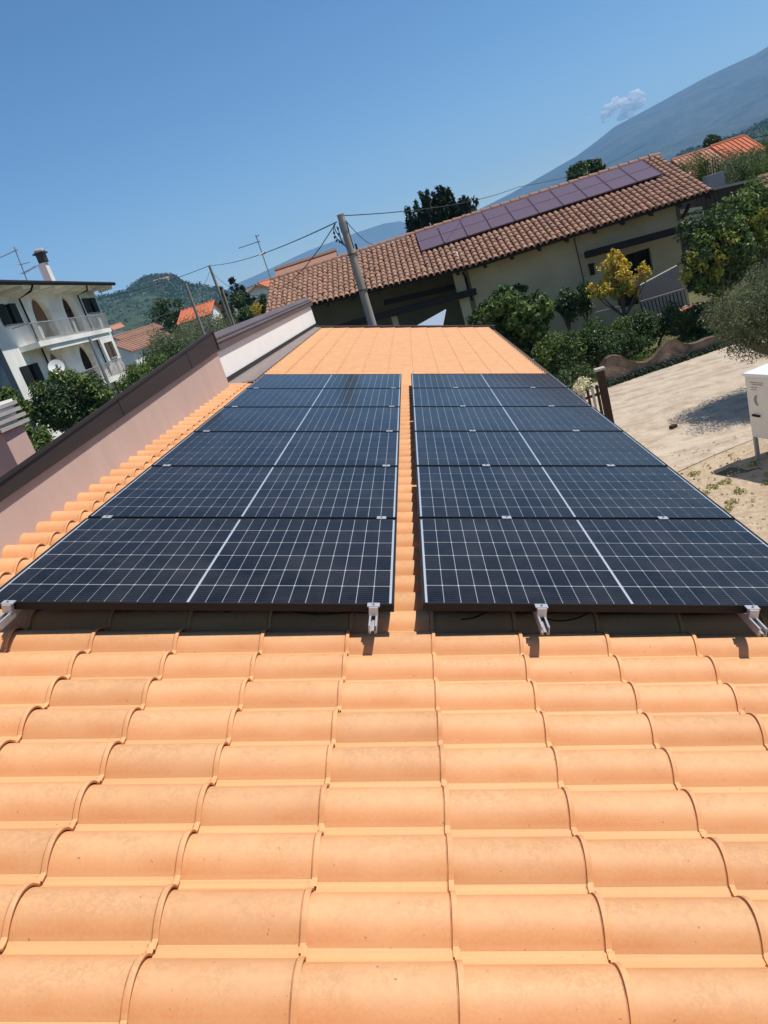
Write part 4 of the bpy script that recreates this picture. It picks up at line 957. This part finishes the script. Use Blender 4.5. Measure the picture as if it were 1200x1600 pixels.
# ------------------------------------------------------------------ antennas
def yagi(o, c, dirv, L, n, mt, r=.008, el=.3):
    c = Vector(c); d = Vector(dirv).normalized(); b = MB(); b.tube([c-d*L*.1, c+d*L*.9], r*1.3, 5); side = d.cross(Vector((0, 0, 1))).normalized()
    for i in range(n): t = i/(n-1); q = c+d*L*(.9*t-.05); e = el*(1-.35*t); b.tube([q-side*e, q+side*e], r*.6, 4)
    part('antenna_array', b, mt, o)
AN = thing('tv_antenna', 'tall television mast with two aerials at the left end of the long tiled roof', 'antenna', on_y(425, 441, 30.9))
m0, m1 = on_y(425.5, 442, 30.9), on_y(399.5, 367, 30.9); b = MB(); b.tube([m0-Vector((0, 0, .3)), m1], .022, 6); part('mast', b, M_STEEL, AN)
yagi(AN, m0.lerp(m1, .86), (-1, -.25, -.02), .95, 11, M_STEEL, .014, .14); yagi(AN, m0.lerp(m1, .6), (.5, -.8, .1), .4, 5, M_STEEL, .02, .16); yagi(AN, m0.lerp(m1, .97), (.8, -.3, 0), .15, 3, M_STEEL, .014, .08)

# ------------------------------------------------------------------ white villa on the left
K = 1.4; fd = ray(500, 448); fd.z = 0; fd.normalize(); fn = Vector((fd.y, -fd.x, 0))
VC = CAM+ray(148, 454)*38.0*K
VL = thing('white_villa', 'three storey white villa with arched loggias, balconies and dark shutters on the left', 'house', (VC.x, VC.y, GZ))
def fac(px, py, off=0):
    w_ = ray(px, py); k = ((VC+fn*off-CAM).dot(fn))/w_.dot(fn); p = CAM+w_*k; v = p-VC; return v.dot(fd), p.z
def V(s, z, o=0): q = VC+fd*s+fn*o; return Vector((q.x, q.y, z))
s_l = fac(18, 580)[0]; z_e = fac(148, 454)[1]
def archp(s0, s1, z0, z1, n=8):
    c = (s0+s1)/2; r_ = (s1-s0)/2; spring = z1-r_*1.0
    P_ = [(s0, z0), (s1, z0)]
    for i in range(n+1): a = math.pi*i/n; P_.append((c+r_*math.cos(a), spring+(z1-spring)*math.sin(a)))
    return P_
def s_at(px, py): return fac(px, py)[0]
ZU = fac(90, 505)[1]
z_arch_u, z_slab_u = fac(54, 462)[1], fac(100, 522)[1]
z_slab_l = fac(180, 588, 0)[1]
A1 = archp(s_at(57, 500), s_at(80, 490), z_slab_u, z_arch_u)
A2 = archp(s_at(98, 478), s_at(117, 476), z_slab_u, z_arch_u)
W1 = [s_at(133, 480), s_at(150, 476), fac(142, 489)[1], fac(140, 466)[1]]
A3 = archp(s_at(82, 575), s_at(104, 568), z_slab_l-.3, fac(80, 548)[1])
A4 = archp(s_at(126, 560), s_at(146, 556), z_slab_l-.0, fac(128, 537)[1])
WL = [s_at(3, 500), s_at(27, 490), fac(28, 506)[1], fac(12, 475)[1]]
WL2 = [s_at(40, 595), s_at(63, 585), fac(58, 600)[1], fac(45, 570)[1]]
W2 = [s_at(166, 545), s_at(177, 545), fac(174, 559)[1], fac(166, 535)[1]]
W3 = [s_at(188, 602), s_at(195, 602), fac(193, 611)[1], fac(188, 597)[1]]
def rect(w_): return [(w_[0], w_[2]), (w_[1], w_[2]), (w_[1], w_[3]), (w_[0], w_[3])]
s_r = fac(160, 490)[0]+.1
b = MB(); hol = [A1, A2, rect(W1), A3, A4, rect(WL), rect(WL2), rect(W2)]
hol = [h for h in hol]
wall_holes(b, [(s_l, GZ), (s_r, GZ), (s_r, z_e), (s_l, z_e)], hol, lambda s, z, t: V(s, z, -t), .35)
part('facade', b, M_STUCCO, VL)
b = MB(); b.prism([V(s_l, GZ, -.02), V(s_l, z_e, -.02), V(s_l, z_e, -11), V(s_l, GZ, -11)], fd*.3); part('side_wall', b, M_SHADEWALL, VL, label='windowless side wall with its shade painted grey blue')
b = MB(); b.prism([V(s_r-.3, GZ, -.35), V(s_r-.3, z_e, -.35), V(s_r-.3, z_e, -11), V(s_r-.3, GZ, -11)], fd*.29); b.prism([V(s_l+.3, GZ, -10.7), V(s_l+.3, z_e, -10.7), V(s_r-.3, z_e, -10.7), V(s_r-.3, GZ, -10.7)], -fn*.3); part('side_wall', b, M_STUCCO, VL)
lo, hi = A1[0][0]-1, A2[1][0]+1
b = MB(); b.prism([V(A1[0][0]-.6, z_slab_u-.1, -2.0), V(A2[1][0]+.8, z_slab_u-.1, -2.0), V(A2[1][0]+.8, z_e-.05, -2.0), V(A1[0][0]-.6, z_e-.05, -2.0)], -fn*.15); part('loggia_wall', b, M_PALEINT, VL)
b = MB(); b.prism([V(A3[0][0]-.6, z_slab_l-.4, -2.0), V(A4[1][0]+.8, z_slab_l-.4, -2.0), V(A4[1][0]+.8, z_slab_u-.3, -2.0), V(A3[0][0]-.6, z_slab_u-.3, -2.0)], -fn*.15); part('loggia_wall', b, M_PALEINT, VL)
for sc_ in ((A1[1][0]-.1, z_slab_u), (A3[1][0]-.4, z_slab_l-.2), (A4[0][0]+1.0, z_slab_l)):
    b = MB(); b.prism([V(sc_[0]-.9, sc_[1], -1.9), V(sc_[0]+.3, sc_[1], -1.9), V(sc_[0]+.3, sc_[1]+2.1, -1.9), V(sc_[0]-.9, sc_[1]+2.1, -1.9)], -fn*.05); part('door', b, M_WOOD, VL)
for w_, mt in ((W1, M_SHUT), (WL, M_SHUT), (WL2, M_SHUT), (W2, M_BRSHUT)):
    s0, s1, z0, z1 = w_; wid = s1-s0
    b = MB(); b.prism([V(s0+.02, z0+.02, -.2), V(s1-.02, z0+.02, -.2), V(s1-.02, z1-.02, -.2), V(s0+.02, z1-.02, -.2)], -fn*.04); wi = part('window', b, M_PANE, VL)
    b = MB(); b.bar(V(s0, z0-.04, .03), V(s1, z0-.04, .03), .2, .08); part('sill', b, M_STONE, wi)
    for k_ in (0, 1):
        c_ = s0-.12 if k_ == 0 else s1+.12; sg = 1 if k_ == 0 else -1
        b = MB(); b.prism([V(c_, z0, .03), V(c_+sg*wid*.42, z0, .06), V(c_+sg*wid*.42, z1, .06), V(c_, z1, .03)], fn*.05); part('shutter', b, mt, wi)
    b = MB(); b.prism([V(s0+wid*.3, z0+.05, -.17), V(s1-wid*.3, z0+.05, -.17), V(s1-wid*.3, z1-.1, -.17), V(s0+wid*.3, z1-.1, -.17)], -fn*.01); part('curtain', b, M_CURTAIN, wi)
# roof with deep eaves
OV = 1.25; s_re = s_r+1.0
b = MB(); zr_ = z_e
b.prism([V(s_l-.9, zr_, OV), V(s_re, zr_, OV), V(s_re, zr_, -12), V(s_l-.9, zr_, -12)], (0, 0, .12)); part('soffit', b, M_STUCCO, VL)
b = MB(); mid_ = (V(s_l+4, zr_+2.0, -5.4), V(s_re-4, zr_+2.0, -5.4)); cs = [V(s_l-.95, zr_+.125, OV+.05), V(s_re+.05, zr_+.125, OV+.05), V(s_re+.05, zr_+.125, -12), V(s_l-.95, zr_+.125, -12)]
b.add(cs+list(mid_), [(0, 1, 5, 4), (1, 2, 5), (2, 3, 4, 5), (3, 0, 4), (0, 3, 2, 1)]); rf = part('roof', b, M_OLDTILE, VL)
b = MB(); b.tube([V(s_l-1, zr_+.1, OV+.12), V(s_re+.1, zr_+.1, OV+.12)], .13, 8); part('gutter', b, M_DARKIRON, VL, True)
for i in range(9): s_ = s_l+.5+i*(s_re-s_l-.6)/8; b = MB(); b.bar(V(s_, zr_-.12, OV-.1), V(s_, zr_-.12, .1), .16, .2); part('eave_bracket', b, M_STUCCO, VL)
ch = on_y(72, 434, VC.y-7); chh = on_y(66, 402, VC.y-7)
CHY = VC.y-9; ch = on_y(76, 440, CHY); cu = on_y(69, 411, CHY); ct = on_y(67, 400, CHY)
CK = thing('chimney', 'round white chimney with a dark vented head on the white villa roof', 'chimney', (ch.x, ch.y, ch.z-.6))
b = MB(); b.box(((ch+cu)/2-Vector((0, 0, .3))), (.48, .48, (cu-ch).length+.6)); part('shaft', b, M_STUCCO, CK)
b = MB(); b.box(cu+Vector((0, 0, .28)), (.46, .46, .5)); part('vent_head', b, M_FASCIA, CK); b = MB(); b.box(cu+Vector((0, 0, .58)), (.68, .68, .1)); part('slab', b, M_FASCIA, CK)
b = MB(); b.tube([cu+Vector((-.3, 0, .62)), cu+Vector((-.18, 0, .68)), cu+Vector((.18, 0, .68)), cu+Vector((.3, 0, .62))], [.12, .2, .2, .12], 8); part('cap', b, M_STONE, CK, True)
AV = thing('tv_antenna', 'thin television mast with drooping aerials on the white villa roof', 'antenna', on_y(42, 436, CHY))
a0, a1 = on_y(42.5, 440, CHY), on_y(22, 386, CHY); b = MB(); b.tube([a0-Vector((0, 0, .4)), a1], .035, 5); part('mast', b, M_STEEL, AV)
yagi(AV, a0.lerp(a1, .9), (-1, -.3, -.15), 1.5, 8, M_STEEL, .02, .3); yagi(AV, a0.lerp(a1, .25), (1, -.3, .1), 1.3, 7, M_STEEL, .02, .35); yagi(AV, a0.lerp(a1, .5), (1, -.3, -.1), .8, 5, M_STEEL, .02, .3)
# downpipes
b = MB(); b.tube([V(fac(49, 441, OV)[0], z_e, OV), V(fac(47, 446, OV)[0], z_e-.3, OV-.1), V(fac(30, 467, .12)[0], fac(30, 467, .12)[1], .12), V(fac(30, 467, .12)[0], GZ, .12)], .06, 6); part('downpipe', b, M_DARKIRON, VL)
b = MB(); s_, zz_ = fac(121, 461, .12); s2_ = fac(135, 445, OV)[0]; b.tube([V(s2_, z_e, OV), V(s2_, z_e-.3, OV-.1), V(s_, zz_, .12), V(s_, GZ, .12)], .06, 6); part('downpipe', b, M_DARKIRON, VL)
# balconies
def balcony(s0, s1, z, o_, label, tile=None):
    b = MB(); b.prism([V(s0, z, -.02+.03), V(s1, z, .01), V(s1, z, o_), V(s0, z, o_)], (0, 0, -.28)); sl = part('balcony', b, M_STUCCO, VL, label=label)
    b = MB()
    zt2 = z+1.0
    b.bar(V(s0, zt2, o_-.06), V(s1, zt2, o_-.06), .05, .05); b.bar(V(s0, z+.12, o_-.06), V(s1, z+.12, o_-.06), .04, .04); b.bar(V(s1-.05, zt2, o_-.06), V(s1-.05, zt2, .1), .05, .05); b.bar(V(s0+.05, zt2, o_-.06), V(s0+.05, zt2, .1), .05, .05)
    part('handrail', b, M_RAIL, sl)
    n = int((s1-s0)/.16); b = MB()
    for i in range(n+1): s_ = s0+(s1-s0)*i/n; b.tube([V(s_, z, o_-.06), V(s_+.05*math.sin(i), (z+zt2)/2, o_-.02), V(s_, zt2, o_-.06)], .014, 4)
    for i in range(8): b.tube([V(s1-.05, z, o_-.1-i*.15), V(s1-.05, zt2, o_-.1-i*.15)], .014, 4)
    part('balusters', b, M_RAIL, sl, kind='stuff')
    for s_ in (s0+1.2, (s0+s1)/2, s1-1.5):
        b = MB(); b.prism([V(s_, z, o_-.2), V(s_+.35, z, o_-.2), V(s_+.35, z+.95, o_-.2), V(s_, z+.95, o_-.2)], fn*.08); part('pier', b, M_STUCCO, sl)
bu0, bu1 = fac(58, 530, 1.1)[0], fac(173, 512, 1.1)[0]
balcony(bu0, min(bu1, s_r+.8), fac(140, 518, 1.1)[1], 1.1, 'upper balcony with grey curved railing')
bl0, bl1 = fac(130, 612, 1.1)[0], fac(200, 580, 1.1)[0]
balcony(bl0, min(bl1, s_r+1.0), fac(175, 590, 1.1)[1], 1.1, 'lower balcony with grey railing')
b = MB(); zz = fac(140, 518, 1.1)[1]-.28
b.bar(V(bu0+1.5, zz-.15, .9), V(bu1-.5, zz-.15, .9), .2, .3); part('balcony_beam', b, M_STUCCO, VL)
# satellite dish on villa
def dish(label, c, r, face):
    o = thing('satellite_dish', label, 'satellite dish', c); face = Vector(face).normalized(); b = MB(); a = face.cross(Vector((0, 0, 1))).normalized(); u = a.cross(face); vs = [Vector(c)-face*r*.25]; fs = []; n = 20
    for j, q in enumerate((.5, 1.0)):
        for i in range(n): an = 2*math.pi*i/n; vs.append(Vector(c)+(a*math.cos(an)+u*math.sin(an))*r*q-face*r*.25*(1-q*q))
    for i in range(n): fs.append((0, 1+i, 1+(i+1) % n)); fs.append((1+i, 1+n+i, 1+n+(i+1) % n, 1+(i+1) % n))
    b.add(vs, fs); part('reflector', b, M_DISH, o, True); b = MB(); b.tube([Vector(c)-u*r*.95, Vector(c)+face*r*.9-u*r*.3], .025, 5); b.box(Vector(c)+face*r*.95-u*r*.25, (.1, .1, .14)); part('feed_arm', b, M_STEEL, o)
    b = MB(); b.tube([Vector(c)-face*r*.3, Vector(c)-face*(r*.3+.5)-Vector((0, 0, .3))], .04, 5); part('bracket', b, M_STEEL, o)
sd_, zd_ = fac(88, 573, 1.3); dp = V(sd_, zd_, 1.3); dish('large white satellite dish between the arches of the white villa', dp, .42, (.5, -.8, .35))

# ------------------------------------------------------------------ generic far houses
def house(name, label, ra, rb, run, pitch, mt_roof, mt_wall, wall_h=None, cat='house', rolls=0, near_drop=0, over=.4, win=0, chim=None):
    ra, rb = Vector(ra), Vector(rb); zr_ = (ra.z+rb.z)/2; ra.z = rb.z = zr_
    d = (rb-ra); L = d.length; d.normalize(); n = Vector((d.y, -d.x, 0))
    if n.y > 0: n = -n
    t = math.tan(R(pitch)); o = thing(name, label, cat, (ra.x, ra.y, GZ))
    def P(s, q, dz=0): v = ra+d*s+n*q; v.z = zr_-abs(q)*t+dz; return v
    b = MB(); b.prism([P(0, 0), P(L, 0), P(L, run), P(0, run)], (0, 0, -.14)); b.prism([P(0, -.002), P(L, -.002), P(L, -run), P(0, -run)], (0, 0, -.14)); rf = part('roof', b, mt_roof, o)
    if rolls:
        b = MB(); k = int(L/rolls)
        for i in range(k+1):
            s_ = i*L/k
            for q in (1, -1): b.tube([P(s_, .02*q, .01), P(s_, run*q, .01)], rolls*.2, 5)
        part('tile_rolls', b, mt_roof, rf, True, kind='stuff')
    b = MB(); w_ = run-over; zw = zr_-w_*t-.15
    A_ = [P(over, w_), P(L-over, w_), P(L-over, -w_), P(over, -w_)]
    b.prism([Vector((p.x, p.y, GZ)) for p in A_], (0, 0, zw-GZ)); part('wall', b, mt_wall, o)
    for s_ in (over, L-over):
        b = MB(); g0, g1, g2 = P(s_, w_, -.15), P(s_, -w_, -.15), P(s_, 0, -.15); b.prism([g0, g1, g2], d*(.05 if s_ > 1 else -.05) if False else d*(-.2 if s_ > over else .2)); part('gable', b, mt_wall, o)
    for i in range(win):
        s_ = L*(i+.7)/(win+.4); q = P(s_, w_+.0); b = MB(); b.box((q.x+n.x*.03, q.y+n.y*.03, zw-1.1), (.8, .12, 1.0), Matrix.Rotation(math.atan2(d.y, d.x), 3, 'Z')); part('window', b, M_PANE, o)
    b = MB(); b.tube([P(-.02, 0, .02), P(L+.02, 0, .02)], .12, 6); part('ridge', b, mt_roof, rf, True)
    if chim is not None: b = MB(); q = P(L*chim, .3); b.box((q.x, q.y, q.z+.4), (.6, .6, 1.2)); part('chimney', b, mt_wall, o)
    return o
# small tiled house with a dish
house('tiled_cottage', 'small white cottage with double terracotta roof right of the white villa', on_y(176, 541, 84), on_y(246.5, 513, 90), 3.0, 24, M_OLDTILE, M_STUCCO, rolls=.42, win=0)
house('tiled_cottage', 'upper tiled roof rising just behind the small white cottage', on_y(176, 527, 92), on_y(243, 505.5, 98), 1.3, 26, M_OLDTILE, M_STUCCO, rolls=.42)
dish('white satellite dish on the gable of the small tiled cottage', on_y(266, 536, 86), .85, (.4, -.85, .3))
house('far_house', 'far house with a plain orange red roof left of the dark conifers', on_y(284, 486, 105), on_y(334, 469, 105), 4.2, 22, M_RED, M_STUCCO, rolls=.6)
house('far_house', 'tiny red roofed house half hidden behind the villa balcony', on_y(170, 507, 120), on_y(190, 507, 121), 2.2, 20, M_REDOLD, M_STUCCO)
house('far_house', 'far house with grey green weathered roof beyond the conifers', on_y(376, 454, 110), on_y(398, 446, 108), 3.2, 30, mat('lichened_tile', (.17, .17, .14), .9, var=(.25, .22, .18), vscale=2), M_STUCCO, rolls=.7)
house('far_house', 'small white house with its bare gable turned to us beside the grey roof', on_y(400, 448, 90), on_y(403, 444, 98), 2.3, 26, M_REDOLD, M_STUCCO)
house('far_house', 'red roofed house peeping out left of the television mast', on_y(402, 441, 120), on_y(424, 437, 122), 3.6, 24, M_RED, M_STUCCO)
# orange roof upper right
house('orange_roof_house', 'long low house whose roof is fresh bright orange on the upper right', on_y(1110, 229, 70), on_y(1163, 211.5, 70), 4.0, 24, M_RED, M_SHED, rolls=.33)
house('orange_roof_house', 'paler orange roofed wing left of the fresh orange roof', on_y(1050, 250, 70), on_y(1109.5, 231, 70), 4.4, 24, M_REDOLD, M_SHED, rolls=.33)
house('tiled_cottage', 'corner of an orange brown tiled roof cut by the right picture edge', on_y(1184, 281, 33), on_y(1260, 255, 33), 1.6, 34, M_OLDTILE, M_SHED, rolls=.26)
# building behind the left part of the long roof
house('back_roof', 'dull reddish roof rising behind the left part of the long terracotta roof', on_y(430, 421, 36), on_y(526, 394, 36), 1.6, 20, M_OLDTILE, M_SHED)
b = MB(); q = on_y(558, 390, 33); b.tube([q-Vector((0, 0, .6)), q+Vector((0, 0, .25))], .05, 6); solo('vent_pipe', b, M_DARKIRON, 'thin dark vent pipe sticking up behind the ridge right of the concrete pole', 'pipe', q)
# brown boarded shed, rebar column, slabs
SH = thing('boarded_shed', 'long low shed of dark brown boards at the right behind the citrus trees', 'shed', on_y(1130, 345, 33))
c0_, c1_ = on_y(1085, 304, 33), on_y(1186, 281, 33)
for i in range(30):
    t = i/30; a = c0_.lerp(c1_, t); c = c0_.lerp(c1_, (i+.93)/30); b = MB(); o_ = .03 if i % 2 else 0
    b.prism([(a.x, a.y-o_, GZ), (c.x, c.y-o_, GZ), (c.x, c.y-o_, c.z), (a.x, a.y-o_, a.z)], (0, .04, 0)); part('board', b, M_SHED, SH)
b = MB(); b.bar(c0_+Vector((0, 0, .05)), c1_+Vector((0, 0, .05)), .5, .1); part('coping', b, M_STONE, SH)
b = MB(); b.prism([(c0_.x, c0_.y+.05, GZ), (c1_.x, c1_.y+.05, GZ), (c1_.x, c1_.y+.05, c1_.z-.05), (c0_.x, c0_.y+.05, c0_.z-.05)], (0, 2.5, 0)); part('back', b, M_SHED, SH)
RC = thing('concrete_column', 'unfinished grey concrete column with bare rebar sticking out behind the cream house gable', 'column', on_y(1114, 300, 35)); q = on_y(1114, 272, 35)
b = MB(); b.box((q.x, q.y, (q.z+GZ)/2), (.75, .5, q.z-GZ)); part('column', b, M_GREYBOARD, RC)
for i in range(6): b = MB(); x = q.x-.28+.11*i; b.tube([(x, q.y, q.z), (x+.01*math.sin(i*3), q.y, q.z+.62+.08*math.sin(i*2.3))], .016, 5); part('rebar', b, M_RUST, RC)
for (pa_, pb_, y, th_, lb) in (((1068, 330), (1092, 327), 30, .16, 'upper reddish stone slab stacked by the cream house corner'), ((1072, 340), (1094, 337), 30, .12, 'middle pale stone slab stacked by the cream house corner'), ((1066, 346), (1118, 340), 29, .12, 'long grey slab lying on top of the dark canopy beam'), ((1072, 364), (1112, 352), 28, .08, 'pale sloping slab under the end of the canopy beam')):
    b = MB(); b.bar(on_y(*pa_, y), on_y(*pb_, y), .7, th_); solo('stone_slab', b, M_STONE, lb, 'slab', on_y(*pa_, y), group='pale slabs at the cream house corner')

# ------------------------------------------------------------------ neighbour chimney at the left edge
cq = on_y(18, 735, 7.2); CX, CY = cq.x-.05, 7.4
ST = thing('stepped_chimney', 'rose plastered chimney with four stacked pale stone caps at the far left', 'chimney', (CX, CY, -.6))
zt = on_y(20, 672, 7.2).z
b = MB(); b.box((CX, CY, (zt-.9)/2), (.30, .42, zt+.9)); part('shaft', b, M_PINK, ST)
for i in range(4):
    b = MB(); b.box((CX-.03+.02*i-.0, CY, zt+.03+i*.075), (.46-.045*i, .62-.05*i, .04), Matrix.Rotation(.03*(-1)**i, 3, 'Z')); part('cap_slab', b, M_STONE, ST)
    b = MB(); b.box((CX-.02+.015*i, CY, zt+.062+i*.075), (.3, .4, .03)); part('spacer', b, M_WHITE, ST)
NR = thing('neighbour_roof', 'lower red tiled roof of the neighbouring house under the stepped chimney', 'roof', (-4.5, 9, -.6))
for j in range(7):
    for i in range(24):
        x = -3.2-j*.36; y = 4.5+i*.24; b = MB(); vs = []; fs = []
        for (xx, rr) in ((x, .10), (x-.42, .085)):
            for k in range(6): a = math.pi*k/5; vs.append((xx, y+rr*math.cos(a), .02-.06*0+rr*math.sin(a)*.8-(xx+3.2)*-.25-.35+(.015 if xx == x else 0)))
        for k in range(5): fs.append((k, k+1, 6+k+1, 6+k))
        b.add(vs, fs)
        if i == 0 and j == 0: pass
        part('tile', b, M_RED, NR, True)
b = MB(); b.prism([(-2.6, 4.3, -.26), (-2.6, 10.4, -.26), (-5.9, 10.4, -1.08), (-5.9, 4.3, -1.08)], (0, 0, -.1)); part('roof_deck', b, M_DECK, NR)
b = MB(); b.box((-4.2, 7.3, -2.4), (3.0, 5.8, 2.4)); part('wall', b, M_WHITE, NR)

# ------------------------------------------------------------------ cloud and air
CLD = on_y(968, 163, 9000)
def cloud():
    rn = random.Random(2); import bmesh
    bm = bmesh.new()
    for px, py, r_, k_ in ((968, 163, 50, 14), (980, 157, 55, 16), (991, 155, 50, 12), (957, 170, 45, 12), (948, 178, 36, 9), (985, 166, 60, 14), (970, 175, 45, 10), (938, 186, 24, 7), (927, 191, 14, 5), (997, 163, 35, 7)):
        for q_ in range(max(2, k_//3)):
            c = on_y(px+rn.gauss(0, 5), py+rn.gauss(0, 4), 9000+rn.uniform(-80, 80)); rr = r_*rn.uniform(.45, 1.0)
            mtx = Matrix.Translation(c) @ Matrix.Diagonal((rr*1.5, rr*1.3, rr*.9, 1)); bmesh.ops.create_icosphere(bm, subdivisions=3, radius=1, matrix=mtx)
    for v in bm.verts:
        q = Vector((noise.noise(v.co*.02), noise.noise(v.co*.02+Vector((9, 3, 1))), noise.noise(v.co*.02+Vector((1, 8, 5))))); v.co += q*22; v.co -= CLD
    me = bpy.data.meshes.new('cloud'); bm.to_mesh(me); bm.free()
    me.polygons.foreach_set('use_smooth', [True]*len(me.polygons)); return me
cm = bpy.data.materials.new('cloud_vapour'); cm.use_nodes = True; n = cm.node_tree.nodes; l = cm.node_tree.links
p = n['Principled BSDF']; p.inputs['Base Color'].default_value = (.95, .95, .95, 1); p.inputs['Roughness'].default_value = 1; p.inputs['Specular IOR Level'].default_value = 0
tr_ = n.new('ShaderNodeBsdfTranslucent'); tr_.inputs[0].default_value = (1, 1, 1, 1); m1_ = n.new('ShaderNodeMixShader'); m1_.inputs[0].default_value = .5; l.new(p.outputs[0], m1_.inputs[1]); l.new(tr_.outputs[0], m1_.inputs[2])
tt_ = n.new('ShaderNodeBsdfTransparent'); m2_ = n.new('ShaderNodeMixShader'); m2_.inputs[0].default_value = .5; l.new(tt_.outputs[0], m2_.inputs[1]); l.new(m1_.outputs[0], m2_.inputs[2]); l.new(m2_.outputs[0], n['Material Output'].inputs[0])
me = cloud(); me.materials.append(cm); o = link('cloud', me, None, CLD, kind='structure')

hz = MB(); zt2 = max(o_.bound_box[6][2] for o_ in bpy.data.objects if o_.name.startswith('mountain'))+60; print('haze top', zt2)
hz.box((0, 3900, (zt2+GZ-3)/2), (34000, 9800, zt2-(GZ-3)))
M_HAZE = bpy.data.materials.new('thin_air_haze'); M_HAZE.use_nodes = True; n = M_HAZE.node_tree.nodes; l = M_HAZE.node_tree.links
n.remove(n['Principled BSDF']); pv = n.new('ShaderNodeVolumePrincipled'); pv.inputs['Density'].default_value = 1.15e-4; pv.inputs['Color'].default_value = (.34, .64, 1.0, 1)
l.new(pv.outputs[0], n['Material Output'].inputs['Volume'])
me = hz.mesh('haze', M_HAZE); link('haze', me, None, kind='stuff')
